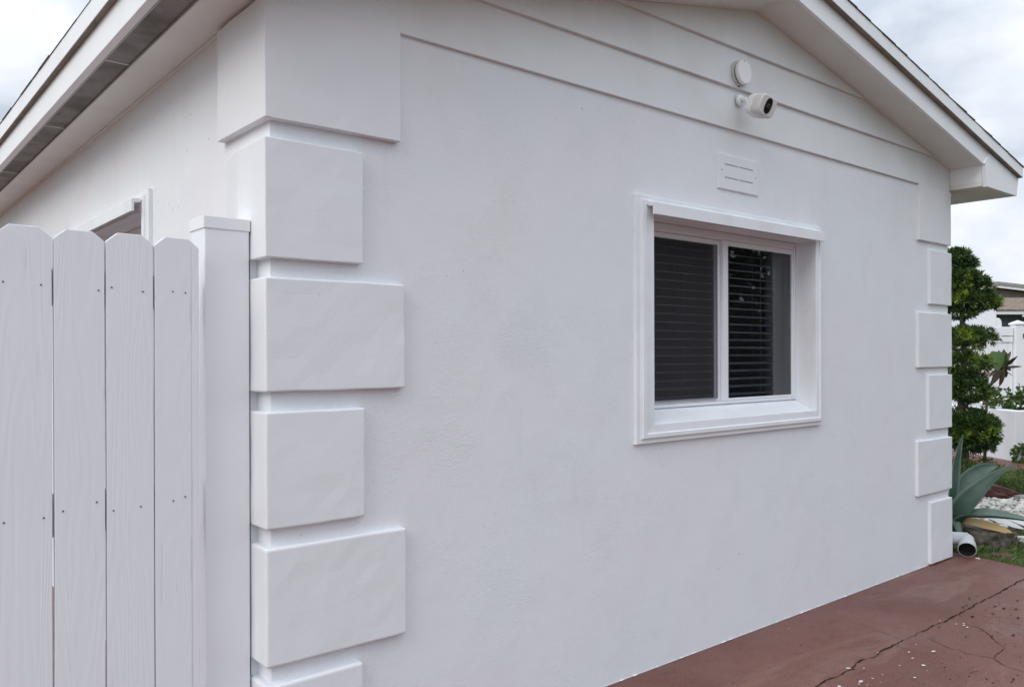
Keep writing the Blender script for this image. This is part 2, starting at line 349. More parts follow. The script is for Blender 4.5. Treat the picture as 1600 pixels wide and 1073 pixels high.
for k in range(120):
    x, y = rnd.uniform(1000, 1900), rnd.uniform(250, 1000)
    if rnd.random() < .25: x, y = rnd.uniform(0, 1200), rnd.uniform(400, 900)
    if y < 500-(x-1000)*.5: continue
    chip(x, y, rnd.choice([.0015, .002, .003, .0045]), mb, .0012, rnd.uniform(1, 3))
for (x, y, r) in [(965, 63, .012), (990, 97, .007), (742, 178, .005), (50, 662, .007), (1555, 350, .01), (1385, 443, .012), (1240, 462, .014), (1430, 377, .008), (1400, 390, .013), (1460, 405, .013), (1545, 410, .012), (1335, 410, .008), (1560, 470, .013), (1525, 590, .012), (1010, 535, .01), (1175, 395, .012), (1200, 385, .010), (1525, 897, .01)]:
    chip(x, y, r*.55, mb, .0055, 2.4)
mb.build('dark_stain', M_crack, pav)
# ragged line of white wall paint on the paving along the wall foot
mb = MB(); n = 700; vs = []
for i in range(n+1):
    x = .02+4.93*i/n; k = noise.noise(Vector((x*7, 0, 0)))*.8+noise.noise(Vector((x*34, 3, 0)))*1.2+noise.noise(Vector((x*90, 3, 0)))*.8
    vs.append(Vector((x, -.001-.007*max(0, k), .003)))
for i in range(n+1): vs.append(Vector((.02+4.93*i/n, .01, .003)))
mb.add(vs, [(i, i+1, n+1+i+1, n+1+i) for i in range(n)])
mb.build('paint_line', M_trim, pav)

# ================================================================ HOUSE
WX0, WX1, WT = .016, 4.925, .30
RX = 2.62; RZ = 3.169
def zs(x): return RZ-.217*(RX-x) if x < RX else RZ-.2095*(x-RX)      # rake soffit underside
house = thing('white_house', (2.46, 4.5, 0), 'white stucco house with gable end wall, corner blocks and a two pane window', 'house')
def wall_panel(us, vs, holes, top, T, th, name, parent):
    bm = bmesh.new(); V = {}
    def vv(u, v):
        k = (round(u, 5), round(v, 5))
        if k not in V: V[k] = bm.verts.new(T(Vector((u, 0, v))))
        return V[k]
    for i in range(len(us)-1):
        for j in range(len(vs)-1):
            if (i, j) in holes: continue
            bm.faces.new([vv(us[i], vs[j]), vv(us[i+1], vs[j]), vv(us[i+1], vs[j+1]), vv(us[i], vs[j+1])])
    if top: bm.faces.new([vv(u, vs[-1]) for u in us]+[vv(*p) for p in top])
    r = bmesh.ops.extrude_face_region(bm, geom=bm.faces[:])
    d = T(Vector((0, th, 0)))-T(Vector((0, 0, 0)))
    bmesh.ops.translate(bm, verts=[e for e in r['geom'] if isinstance(e, bmesh.types.BMVert)], vec=d)
    bmesh.ops.recalc_face_normals(bm, faces=bm.faces)
    me = bpy.data.meshes.new(name); bmesh.ops.translate(bm, verts=bm.verts, vec=-wl(parent)); bm.to_mesh(me); bm.free(); me.materials.append(M_st)
    o = bpy.data.objects.new(name, me); S.collection.objects.link(o); o.parent = parent; return o
TG = lambda v: Vector((v.x, v.y, v.z))
TS = lambda v: Vector((WX0+v.y, 4.479-v.x, v.z))
HX0, HX1, HZ0, HZ1 = 1.81, 3.175, 1.09, 2.045
gw = wall_panel([WX0, HX0, HX1, WX1], [-.1, HZ0, HZ1, 2.52], {(1, 1)}, [(WX1, zs(WX1)+.02), (RX, RZ+.02), (WX0, zs(WX0)+.02)], TG, WT, 'wall', house)
tag(gw, 'white stucco gable wall')
# the side wall starts behind the gable wall's thickness
sw = wall_panel([4.479-9, HX0, HX1, 4.479-WT], [-.1, HZ0, HZ1, 2.56], {(1, 1)}, None, TS, WT, 'wall', house)
tag(sw, 'side wall running back from the fence')
MB().box(WX1-WT, WX1, WT, 8.7, -.1, 2.56).build('wall', M_st, house)
MB().box(WX0, WX1, 9.0, 9.3, -.1, 2.56).build('wall', M_st, house)
MB().box(WX0+WT+.01, WX1-WT-.01, WT+.01, 8.6, -.05, .02).build('floor', M_int, house)
MB().box(WX0+WT-.02, WX1-WT+.02, WT-.02, 8.9, 2.47, 2.51).build('ceiling', M_int, house)
MB().box(WX0+WT+.01, WX1-WT-.01, 3.2, 3.3, .02, 2.47).build('partition', M_int, house)

# siding laps on the gable
def lap(z0, z1, yb, yt, name='siding_board'):
    # polygon clipped by the roof line, built as wedge
    xl = WX0-.002 if z0 < zs(WX0) else RX-(RZ-z0)/.217
    xr = WX1+.002 if z0 < zs(WX1) else RX+(RZ-z0)/.2095
    pts = [(xl, z0), (xr, z0)]
    zr = min(z1, zs(xr)+.004); zl = min(z1, zs(xl)+.004)
    if z0 < zs(WX1): pts.append((xr, zr))
    if z1 < RZ:
        x1r = min(xr, RX+(RZ-z1)/.2095); x1l = max(xl, RX-(RZ-z1)/.217)
        if x1r < pts[-1][0]-.001 or zr < z1: pts.append((x1r, z1+.004))
        pts.append((x1l, z1+.004))
        if z0 < zs(WX0) and zl < z1: pts.append((xl, zl))
    else:
        pts.append((RX, RZ+.004))
    n = len(pts); ys = [yb+(yt-yb)*(p[1]-z0)/(z1-z0) for p in pts]
    # small drip bead at the lower edge
    vs = [Vector((p[0], y, p[1])) for p, y in zip(pts, ys)]+[Vector((p[0], .002, p[1])) for p in pts]
    MB().add(vs, [tuple(range(n)), tuple(range(2*n-1, n-1, -1))]+[(i, i+n, (i+1) % n+n, (i+1) % n) for i in range(n)]).build(name, M_sid, house, bevel=.0025)
lap(2.530, 2.737, -.015, -.008); lap(2.737, 2.935, -.026, -.012); lap(2.935, 3.165, -.030, -.014)

# corner blocks
def block(poly, z0, z1, bev=.006):
    mb = MB(); n = len(poly)
    # resample outline and height so the arris can wander a little
    P = []
    for i in range(n):
        a = Vector((*poly[i], 0)); b = Vector((*poly[(i+1) % n], 0)); k = max(1, int((b-a).length/.05))
        for j in range(k): P.append(a.lerp(b, j/k))
    m = len(P); K = max(2, int((z1-z0)/.05)); vs = []
    for q in range(K+1):
        z = z0+(z1-z0)*q/K
        for p in P:
            w = noise.noise_vector(Vector((p.x*6, p.y*6, z*6)))*.0019+noise.noise_vector(Vector((p.x*25, p.y*25, z*25)))*.0012
            vs.append(Vector((p.x, p.y, z))+w)
    fs = [(q*m+i, q*m+(i+1) % m, (q+1)*m+(i+1) % m, (q+1)*m+i) for q in range(K) for i in range(m)]
    fs += [tuple(range(m-1, -1, -1)), tuple(K*m+i for i in range(m))]
    mb.add(vs, fs); return mb.build('corner_block', M_q, house, bevel=bev, seg=3, smooth=False)
zz = [(2.150, 2.529), (1.720, 2.090), (1.304, 1.660), (.880, 1.243), (.456, .823), (.02, .40)]
wds = [.475, .328, .490, .333, .495, .326]
NX, NY = -.012, -.028
for i, ((a, b), w) in enumerate(zip(zz, wds)):
    yl = .372 if i == 0 else .15
    poly = [(NX, NY), (w, NY), (w, .02), (.06, .02), (.06, yl), (NX, yl)]
    if i == 1: poly = [(NX, NY), (w, NY), (w, .02), (.06, .02), (.06, .36), (.014, .36), (NX, .19)]
    block(poly, a, b, (.003, .004, .006, .007, .009, .010)[i])
zr_ = [(2.162, 2.529), (1.748, 2.110), (1.325, 1.688), (.908, 1.273), (.484, .842), (.01, .422)]
xr_ = [4.452, 4.611, 4.438, 4.588, 4.424, 4.610]
for i, ((a, b), x) in enumerate(zip(zr_, xr_)):
    X1 = 4.925 if i == 0 else 4.944
    if i == 0: X1 = 4.936
    block([(x, -.020), (X1, -.020), (X1, .4), (4.88, .4), (4.88, .02), (x, .02)], a, b, .004)

# attic vent plate
vp = MB().box(2.299, 2.639, -.009, .001, 2.229, 2.402).build('vent_plate', M_q, house, bevel=.003)
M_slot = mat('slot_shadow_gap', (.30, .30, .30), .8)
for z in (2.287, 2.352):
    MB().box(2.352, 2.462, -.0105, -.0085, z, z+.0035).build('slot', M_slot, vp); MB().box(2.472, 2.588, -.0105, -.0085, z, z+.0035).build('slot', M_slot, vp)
M_scr = mat('screw_metal', (.45, .44, .43), .5)
for (x, z) in ((2.325, 2.322), (2.612, 2.318)): MB().tube([(x, -.0085, z), (x, -.012, z)], .003, 8).build('screw', M_scr, vp)

# window
def frame_sweep(mb, prof, x0, x1, z0, z1, sc, T):
    """prof = [(inward d, protrusion)], sc = (left, right, bottom, top) scale of d; mitred"""
    n = len(prof); rings = []
    for (d, p) in prof:
        a, b, c, e = x0+d*sc[0], x1-d*sc[1], z0+d*sc[2], z1-d*sc[3]
        rings.append([T(Vector(q)) for q in ((a, -p, c), (b, -p, c), (b, -p, e), (a, -p, e))])
    vs = [v for r in rings for v in r]
    mb.add(vs, [(i*4+j, i*4+(j+1) % 4, (i+1)*4+(j+1) % 4, (i+1)*4+j) for i in range(n-1) for j in range(4)])
def window(T, rightw, label):
    x0, x1 = 1.69, 3.175+rightw; k = rightw/.12
    mb = MB()
    frame_sweep(mb, [(0, -.002), (0, .016), (.003, .018), (.024, .018), (.028, .021), (.034, .022), (.036, .028), (.060, .028), (.066, .022), (.116, .020), (.1203, .017), (.1207, -.004)],
                x0, x1, 1.02, 2.125, (1, k, .708, .708), T)
    win = mb.build('window', M_trim, house); tag(win, label)
    # reveal sleeve and sloping sill
    mb = MB(); mb.prism([(-.012, 1.060), (-.012, 1.104), (.12, 1.160), (.30, 1.160), (.30, 1.060)], 'x', HX0+.001, HX1-.001, T)
    mb.build('sill', M_trim, win, bevel=.003)
    mb = MB(); mb.prism([(-.063, 2.037), (-.063, 2.090), (-.016, 2.096), (-.016, 2.078), (-.052, 2.074), (-.052, 2.037)], 'x', 1.761, 3.192, T)
    mb.build('drip_cap', M_trim, win, bevel=.0015)
    # vinyl frame
    f = MB(); Y0, Y1 = .105, .165
    f.box(HX0+.002, HX0+.036, Y0, Y1, 1.161, HZ1-.002, T); f.box(HX1-.018, HX1-.002, Y0, Y1, 1.161, HZ1-.002, T)
    f.box(HX0+.036, HX1-.018, Y0, Y1, 2.005, HZ1-.002, T); f.box(HX0+.036, HX1-.018, Y0, Y1, 1.161, 1.176, T)
    f.build('frame', M_vinyl, win, bevel=.002)
    for s, (a, b, ya, yb) in enumerate(((HX0+.037, 2.505, .128, .152), (2.497, HX1-.019, .108, .127))):
        q = MB(); wl_, wr_ = (.03, .042) if s == 0 else (.044, .014); zb, zt = 1.177, 2.004; hb, ht = .012, .026
        q.box(a, a+wl_, ya, yb, zb, zt, T); q.box(b-wr_, b, ya, yb, zb, zt, T); q.box(a+wl_, b-wr_, ya, yb, zb, zb+hb, T); q.box(a+wl_, b-wr_, ya, yb, zt-ht, zt, T)
        q.build('sash', M_vinyl, win, bevel=.0025)
        ym = (ya+yb)/2
        g = MB().add([T(Vector(p)) for p in ((a+wl_, ym, zb+hb), (b-wr_, ym, zb+hb), (b-wr_, ym, zt-ht), (a+wl_, ym, zt-ht))], [(0, 1, 2, 3)]); g.build('pane', M_glass, win)
        if s == 0:
            g = MB(); vs = [T(Vector(p)) for p in ((a+wl_, .122, zb+hb), (b-wr_, .122, zb+hb), (b-wr_, .122, zt-ht), (a+wl_, .122, zt-ht))]
            g.add(vs, [(0, 1, 2, 3)]); g.build('insect_screen', M_screen, win)
            q = MB(); q.box(HX0+.067, 2.463, .117, .1235, 1.189, 1.196, T); q.box(2.456, 2.463, .117, .1235, 1.1965, 1.978, T)
            q.build('screen_frame', mat('screen_frame', (.22, .22, .24), .5), win)
    # blinds
    b = MB(); z = 1.20
    yb0, yb1 = .236, .284
    while z < 1.99:
        dx = rnd.uniform(-.001, .001); t0 = rnd.uniform(-.0012, .0012)
        for (c, e) in ((HX0+.01, 2.495), (2.505, HX1-.012)):
            vs = []
            for xx in (c, e):
                for (yy, dz) in ((yb0, -.0045), (yb0+.016, .001), (yb1-.016, .0035), (yb1, .0015)):
                    vs.append(T(Vector((xx, yy, z+dz+dx+t0*(xx-c))))); 
                for (yy, dz) in ((yb1, -.0008), (yb1-.016, .0012), (yb0+.016, -.0013), (yb0, -.0065)):
                    vs.append(T(Vector((xx, yy, z+dz+dx+t0*(xx-c)))))
            b.add(vs, [(i, i+1, 9+i, 8+i) for i in range(7)]+[(7, 0, 8, 15), tuple(range(7, -1, -1)), tuple(range(8, 16))])
        z += .0425
    bl = b.build('blind', M_slat, win)
    c = MB()
    for x in (2.02, 2.33, 2.72, 3.02):
        c.tube([T(Vector((x, .2335, 1.18))), T(Vector((x, .2335, 2.0)))], .0013, 5); c.tube([T(Vector((x, .287, 1.18))), T(Vector((x, .287, 2.0)))], .0013, 5)
    c.build('blind_cord', M_slat, bl)
    return win
window(TG, .060, 'two pane sliding window with blinds on the gable wall')
window(TS, .100, 'window on the side wall, mostly behind the fence')

# roof, soffits, fascias
LE, RE = -.262, 5.50              # eave fascia faces
YR = -.235                         # rake board face
def rake_band(z0o, z1o, y0, y1, xl, xr, name, m, bev=.002, n=1):
    """band following the two slopes between offsets above the soffit line"""
    mb = MB()
    xs = [xl, RX, xr]
    pl = [(x, zs(x)+z0o) for x in xs]+[(x, zs(x)+z1o) for x in reversed(xs)]
    mb.prism(pl, 'y', y0, y1); return mb.build(name, m, house, bevel=bev)
rake_band(.001, .02, -.2135, .003, .02, 4.93, 'soffit', M_sof, 0)
rake_band(0, .150, YR, -.2145, LE, RE+.02, 'rake_board', M_fas)
rake_band(.113, .187, YR-.034, YR-.001, -.285, 5.535, 'drip_edge', M_fas)
M_und = mat('drip_shade', (.30, .27, .24), .85, .2, (.20, .18, .16), 9, 5)  # dark grey-brown thin strips: shadow band under the drip edges, put in as colour
rake_band(.1115, .1128, YR-.0325, YR-.0012, -.26, 5.52, 'shade_strip', M_und, 0)
MB().box(-.2845, LE-.0015, YR-.01, 9.4, zs(-.286)+.1205, zs(-.286)+.1218).build('shade_strip', M_und, house)
# roof deck and shingles
rf = rake_band(.150, .187, YR-.001+.002, 9.6, -.283, 5.530, 'roof', M_shin, 0)
mb = MB()
def shingle_course():
    pass
# shingle edge tabs showing along the rakes and the left eave
for side in (0, 1):
    x = -.29 if side == 0 else 5.54
    end = RX
    i = 0
    while (x < RX) if side == 0 else (x > RX):
        L = rnd.uniform(.13, .15); x2 = x+L if side == 0 else x-L
        d = rnd.uniform(.0, .008); t = rnd.uniform(.001, .006)
        za, zb = zs(x)+.1872, zs(x2)+.1872
        s = 1 if side == 0 else -1
        mb.add([Vector((x-.004*s, YR-.037-d*.6, za)), Vector((x2, YR-.037-d*.6, zb)), Vector((x2, .6, zb)), Vector((x-.004*s, .6, za)),
                Vector((x-.004*s, YR-.037-d*.6, za+t+.002)), Vector((x2, YR-.037-d*.6, zb+.0015)), Vector((x2, .6, zb+.0015)), Vector((x-.004*s, .6, za+t+.002))],
               [(3, 2, 1, 0), (4, 5, 6, 7), (0, 1, 5, 4), (1, 2, 6, 5), (2, 3, 7, 6), (3, 0, 4, 7)])
        x = x2
y = -.24
while y < 9.5:
    L = rnd.uniform(.16, .33); d = rnd.uniform(0, .009)
    mb.box(-.288-d*.5, .1, y, y+L-.006, zs(-.293)+.2048, zs(-.293)+.2065+rnd.uniform(0, .003)); y += L
mb.build('shingle_edge', M_shin, rf)
# left eave
YE = 9.5
MB().box(-.137, WX0+.03, -.2145+.001, YE, 2.540, 2.556).build('soffit', M_sof, house)
MB().box(.002, WX0+.002, .374, YE, 2.5335, 2.5395).build('soffit_bead', M_sof, house, bevel=.002)
mb = MB().box(-.2315, -.1425, -.21, YE, 2.546, 2.556); vent = mb.build('soffit_vent', M_vent, house)
mb = MB()
mb.box(-.1425, -.1375, -.21, YE, 2.537, 2.556); mb.box(-.2365, -.232, -.21, YE, 2.537, 2.556)
mb.build('vent_rail', mat('rail_grey', (.42, .41, .40), .6), vent)
for yy in (.95, 2.1, 3.4, 4.9, 6.6): MB().box(-.2318, -.1428, yy, yy+.006, 2.543, 2.5455).build('vent_seam', M_sof, vent)
fa = MB().prism([(LE, 2.545), (LE+.024, 2.5365), (LE+.0245, 2.68), (LE, 2.68)], 'y', YR+.022, YE).build('fascia', M_fas, house, bevel=.002)
dp = MB()
ys = [YR-.012, .93, 3.05, 5.2, 7.4, YE]
for a, b in zip(ys[:-1], ys[1:]): dp.box(-.286, LE-.001, a+.0015, b-.0015, zs(-.286)+.122, zs(-.286)+.2045)
dp.build('drip_edge', M_fas, house, bevel=.002)
# right eave box with its boxed return at the gable
MB().box(4.936, 5.478, -.2135, YE, 2.545, 2.575).build('soffit', M_sof, house)
MB().box(4.936, 4.958, -.2135, -.0005, 2.5755, zs(4.95)+.03).build('return_side', M_fas, house)
MB().prism([(5.478, 2.541), (5.498, 2.541), (5.522, 2.70), (5.50, 2.70)], 'y', YR+.0225, YE).build('fascia', M_fas, house, bevel=.002)
MB().prism([(4.918, zs(4.918)+.004), (4.934, zs(4.934)-.003), (4.962, 2.5405), (5.492, 2.5405), (5.528, zs(5.528)+.11), (5.0, zs(5.0)+.10)], 'y', YR-.0065, -.2150).build('return_board', M_fas, house, bevel=.0015)
MB().box(5.502, 5.572, YR+.02, YE, zs(5.57)+.13, zs(5.57)+.2).build('drip_edge', M_fas, house)

# ================================================================ wall devices
def basis(ax):
    ax = ax.normalized(); a = ax.cross(UP).normalized(); return ax, a, a.cross(ax)
# round siren
c = Vector((2.448, -.012, 2.812))
si = thing('alarm_siren', (c.x, -.022, c.z), 'round white two-layer alarm disc fixed on the gable boards above the camera', 'alarm')
def disc(mb, c, ax, prof, n=32, mi=0):
    ax, a, b = basis(ax); base = len(mb.v)
    for (d, r) in prof:
        for j in range(n):
            q = 2*math.pi*j/n; mb.v.append(tuple(c+ax*d+r*(math.cos(q)*a+math.sin(q)*b)))
    for i in range(len(prof)-1):
        for j in range(n):
            mb.f.append((base+i*n+j, base+i*n+(j+1) % n, base+(i+1)*n+(j+1) % n, base+(i+1)*n+j)); mb.m.append(mi)
    mb.f.append(tuple(base+j for j in range(n))); mb.m.append(mi)
    k = base+(len(prof)-1)*n; mb.f.append(tuple(k+j for j in range(n))); mb.m.append(mi)
    return mb
aw = Vector((0, -1, 0))
b = disc(MB(), c, aw, [(0, .064), (.024, .064), (.026, .061)]).build('base', M_camgrey, si, smooth=False)
disc(MB(), c, aw, [(.0265, .055), (.032, .055)]).build('gasket', M_black, si)
disc(MB(), c, aw, [(.0325, .060), (.035, .062), (.045, .0615), (.0495, .058), (.051, .052)]).build('cover', M_camwhite, si, bevel=.001)
MB().tube([c+Vector((-.01, -.0505, .050)), c+Vector((-.01, -.0525, .050))], .0028, 8).build('screw', M_dark, si)
MB().tube([c+Vector((-.008, -.017, -.0655)), c+Vector((-.008, -.021, -.0665))], .0035, 8).build('screw', M_dark, si)
# security camera
mc = Vector((2.458, -.020, 2.682))
sc = thing('security_camera', tuple(mc), 'small white bullet security camera with black oval lens window on a wall mount', 'camera')
disc(MB(), mc, aw, [(0, .030), (.008, .030), (.013, .026)]).build('mount', M_camwhite, sc, bevel=.001)
bc = at(1189, 166, 4.02)
axd = Vector((-.20, -.92, -.24)).normalized()
ax, a, b_ = basis(axd)
rl = math.radians(17); a, b_ = a*math.cos(rl)+b_*math.sin(rl), b_*math.cos(rl)-a*math.sin(rl)
back = bc-axd*.056
MB().tube([mc+Vector((0, -.010, 0)), mc+Vector((.004, -.032, .0)), back+Vector((-.004, .02, -.002)), back+axd*.01], [.013, .012, .013, .017], 16).build('arm', M_camwhite, sc, smooth=True)
def rsq(n, w, h, p=3.2):
    out = []
    for j in range(n):
        q = 2*math.pi*j/n; cq, sq = math.cos(q), math.sin(q)
        out.append((w*math.copysign(abs(cq)**(2/p), cq), h*math.copysign(abs(sq)**(2/p), sq)))
    return out
def loft(mb, o, ax, a, b, secs, n=72, p=3.7):
    base = len(mb.v)
    for (d, w, h) in secs:
        for (u, v) in rsq(n, w, h, p): mb.v.append(tuple(o+ax*d+a*u+b*v))
    for i in range(len(secs)-1):
        for j in range(n): mb.f.append((base+i*n+j, base+i*n+(j+1) % n, base+(i+1)*n+(j+1) % n, base+(i+1)*n+j)); mb.m.append(0)
    mb.f.append(tuple(base+j for j in range(n))); mb.m.append(0); k = base+(len(secs)-1)*n
    mb.f.append(tuple(k+j for j in range(n))); mb.m.append(0); return mb
a = a; 
loft(MB(), bc, ax, a, b_, [(-.062, .030, .028), (-.058, .046, .043), (-.050, .053, .0495), (-.040, .055, .0515), (-.006, .0555, .052)]).build('housing', M_camwhite, sc, smooth=False, bevel=.0008)
loft(MB(), bc, ax, a, b_, [(-.0055, .055, .0515), (.040, .055, .0515), (.046, .053, .0495), (.049, .048, .045)]).build('face', M_camgrey, sc, bevel=.0008)
lens = loft(MB(), bc, ax, a, b_, [(.0485, .021, .038), (.0515, .021, .038), (.0525, .0195, .0365)], p=2.4).build('lens_window', M_black, sc)
disc(MB(), bc+ax*.0522, ax, [(0, .0095), (.0012, .0095), (.0014, .0075)]).build('lens', mat('lens_ring', (.10, .10, .11), .25), lens)
disc(MB(), bc+ax*.0538, ax, [(0, .006), (.001, .0055)]).build('lens_centre', M_black, lens)

# ================================================================ FENCE
fence = thing('board_fence', (-.5, .08, 0), 'white dog-eared board fence with vinyl post beside the house corner', 'fence')
edges = [(-.970, -.842), (-.838, -.711), (-.707, -.5775), (-.5725, -.4465), (-.442, -.3165), (-.3125, -.1865)]
tops = [1.765, 1.767, 1.764, 1.763, 1.765, 1.765]
def board(x0, x1, zt, lean=0, gap=0):
    c = .030; yb, yf = .069, .050; z0 = .03
    mb = MB(); K = 24; prof = []
    zc = zt-.026
    L = []; Rr = []
    for i in range(K+1):
        z = z0+(zc-z0)*i/K
        L.append((x0+noise.noise(Vector((x0*9, z*1.7, 1)))*.0016, z)); Rr.append((x1+noise.noise(Vector((x1*9, z*1.7, 6)))*.0016, z))
    poly = L+[(x0+c, zt), (x1-c, zt-.001)]+Rr[::-1]
    n = len(poly)
    vs = [Vector((p[0], yf+lean*(p[1]-1), p[1])) for p in poly]+[Vector((p[0], yb+lean*(p[1]-1), p[1])) for p in poly]
    mb.add(vs, [tuple(range(n)), tuple(range(2*n-1, n-1, -1))]+[(i, i+n, (i+1) % n+n, (i+1) % n) for i in range(n)])
    return mb.build('board', M_wood, fence, bevel=.0018)
bo = []
for i, ((a0, b0), t) in enumerate(zip(edges, tops)): bo.append(board(a0, b0, t, rnd.uniform(-.0015, .0015)))
MB().box(-.2098, -.2088, .0494, .0505, .03, 1.748).build('split', mat('split_line', (.50, .50, .53), .8), bo[5])
# screws, two per rail on every board
holes = {2: [(-.690, 1.612), (-.603, 1.608), (-.690, .984), (-.598, .985)], 3: [(-.462, 1.600), (-.552, .997), (-.468, 1.012)],
         4: [(-.428, 1.610), (-.345, 1.602), (-.425, .983), (-.352, .986)], 5: [(-.262, 1.606), (-.226, 1.604), (-.262, .992), (-.228, 1.00)],
         1: [(-.82, 1.61), (-.73, 1.61), (-.82, .985), (-.73, .985)], 0: [(-.95, 1.61), (-.86, 1.61), (-.95, .985), (-.86, .985)]}
M_sh = mat('screw_head', (.09, .085, .085), .5)
for k, hs in holes.items():
    for (x, z) in hs: MB().tube([(x, .0502, z), (x, .0482, z)], [.0027, .0022], 8).build('screw', M_sh, bo[k])
# a knot in the leftmost visible board
for z0, z1 in ((1.555, 1.655), (.925, 1.045), (.18, .28)):
    MB().box(-1.4, -.187, .0695, .1075, z0, z1).build('rail', M_wood, fence, bevel=.002)
post = MB().box(-.157, -.0165, .085, .211, .0, 1.812).build('post', M_vinyl, fence, bevel=.004, seg=3)
cp = MB().box(-.1605, -.0135, .0815, .2145, 1.808, 1.846)
k = len(cp.v); 0 and cp.add([Vector(v) for v in ((-.1495, .0795, 1.8462), (-.0135, .0795, 1.8462), (-.0135, .2165, 1.8462), (-.1495, .2165, 1.8462), (-.082, .148, 1.872))], [(0, 1, 4), (1, 2, 4), (2, 3, 4), (3, 0, 4)])
cp.build('cap', M_vinyl, post, bevel=.002)
# ragged dark bead where the post meets the corner blocks
MB().box(-.0065, WX0+.001, .104, .146, -.02, 1.84).build('mortar_fill', M_q, house)
mb = MB().box(-.0160, -.0075, .108, .140, 0, 1.80)
mb.build('foam_seal', mat('dark_foam', (.03, .03, .033), .9), post)

# ================================================================ RIGHT SIDE GARDEN
def leafmat(name, c1, c2, c3=None, rough=.5, spec=.35):
    m = bpy.data.materials.new(name); m.use_nodes = True; nt = m.node_tree; n = nt.nodes; l = nt.links
    b = n['Principled BSDF']; b.inputs['Roughness'].default_value = rough; b.inputs['Specular IOR Level'].default_value = spec
    g = n.new('ShaderNodeNewGeometry'); x = n.new('ShaderNodeMix'); x.data_type = 'RGBA'; x.inputs[6].default_value = (*c1, 1); x.inputs[7].default_value = (*c2, 1)
    l.new(g.outputs['Random Per Island'], x.inputs[0]); o = x.outputs[2]
    if c3:
        t = n.new('ShaderNodeTexCoord'); q = n.new('ShaderNodeTexNoise'); q.inputs['Scale'].default_value = 3.6; q.inputs['Detail'].default_value = 3; l.new(t.outputs['Object'], q.inputs[0])
        r = n.new('ShaderNodeMapRange'); r.inputs[1].default_value = .53; r.inputs[2].default_value = .66; l.new(q.outputs[0], r.inputs[0])
        y = n.new('ShaderNodeMix'); y.data_type = 'RGBA'; y.inputs[7].default_value = (*c3, 1); l.new(r.outputs[0], y.inputs[0]); l.new(o, y.inputs[6]); o = y.outputs[2]
    l.new(o, b.inputs['Base Color']); return m
M_pod = leafmat('podocarpus_leaf', (.028, .060, .014), (.07, .125, .032), (.24, .34, .05))
M_jun = leafmat('juniper_leaf', (.05, .085, .025), (.11, .16, .045), (.14, .20, .05), .7)
M_broad = leafmat('croton_leaf', (.025, .045, .014), (.055, .038, .018), (.045, .08, .025), .3)
M_bush = leafmat('bush_leaf', (.05, .10, .025), (.10, .17, .04), None, .45)
M_grass = leafmat('grass_blade', (.07, .13, .03), (.15, .20, .07), (.10, .13, .05), .6)
M_tree = leafmat('tree_leaf', (.02, .04, .012), (.04, .07, .022), (.06, .10, .03), .7, .2)
M_bark = mat('bark', (.09, .07, .055), .9, .2, (.14, .11, .09), 12, 4, bumps=((40, (1, 1, .3), .7, .01, 3),))
def rdir(r):
    z = r.uniform(-1, 1); a = r.uniform(0, 6.2832); s = math.sqrt(1-z*z); return Vector((s*math.cos(a), s*math.sin(a), z))
def leaf(mb, p, d, L, w, r, droop=0, fold=.15):
    d = d.normalized(); s = d.cross(rdir(r))
    if s.length < .05: return
    s.normalize(); nn = s.cross(d)
    m = p+d*L*.5+nn*w*fold; t = p+d*L+Vector((0, 0, -droop*L))
    mb.add([p, m+s*w*.5, t, m-s*w*.5], [(0, 1, 2, 3)])
def crown(blobs, L, w, r, tuft=6, upbias=.25):
    mb = MB()
    for (c, rad, n) in blobs:
        c = Vector(c)
        for i in range(n//tuft):
            d = rdir(r); q = (.35+.65*r.random()**.45)*(1+.34*noise.noise(d*2.6+c*3)+.12*noise.noise(d*6+c))
            p = c+Vector((d.x*rad[0], d.y*rad[1], d.z*rad[2]))*q
            od = (d+Vector((0, 0, upbias))).normalized()
            for k in range(tuft): leaf(mb, p+rdir(r)*L*.15, od+rdir(r)*.75, L*r.uniform(.7, 1.25), w*r.uniform(.7, 1.2), r)
    return mb
r1 = random.Random(11)
# clipped podocarpus beside the far corner
base = at(1506, 737, 9.3); base.z = -.02
pod = thing('topiary_tree', tuple(base), 'dark green topiary tree pruned into stacked pads, behind the far house corner', 'tree')
def pad(px, py, rpx, rpy, n, dep=9.3, dz=None): return (at(px, py, dep), (rpx*dep/F, rpx*dep/F*.95, rpy*dep/F), int(n*1.9))
pads = [pad(1494, 404, 20, 13, 1300), pad(1512, 411, 14, 8, 500), pad(1502, 436, 32, 14, 2200), pad(1530, 447, 20, 10, 700), pad(1538, 470, 22, 12, 1100), pad(1505, 468, 30, 15, 2100), pad(1500, 490, 24, 7, 500),
        pad(1510, 523, 36, 11, 1700), pad(1543, 530, 16, 6, 260), pad(1506, 543, 26, 5, 400), pad(1508, 566, 38, 14, 2200), pad(1505, 590, 34, 8, 900), pad(1514, 610, 34, 16, 2000), pad(1522, 673, 37, 32, 4700), pad(1495, 668, 32, 30, 2200)]
crown(pads, .056, .0135, r1, 7).build('crown', M_pod, pod)
tk = MB(); tk.tube([base+Vector((0, 0, 0)), at(1507, 690, 9.3), at(1501, 640, 9.32), at(1507, 560, 9.3), at(1502, 480, 9.3), at(1500, 410, 9.3)], [.05, .045, .04, .034, .025, .012], 9)
for (a0, b0) in (((1503, 640), (1528, 610)), ((1505, 570), (1535, 560)), ((1504, 540), (1540, 525)), ((1503, 500), (1535, 475)), ((1502, 470), (1525, 445)), ((1504, 655), (1535, 670)), ((1505, 655), (1480, 660))):
    tk.tube([at(*a0, 9.3), at((a0[0]+b0[0])/2, (a0[1]+b0[1])/2+2, 9.28), at(*b0, 9.3)], [.022, .016, .007], 6)
tk.build('trunk', M_bark, pod, smooth=True)

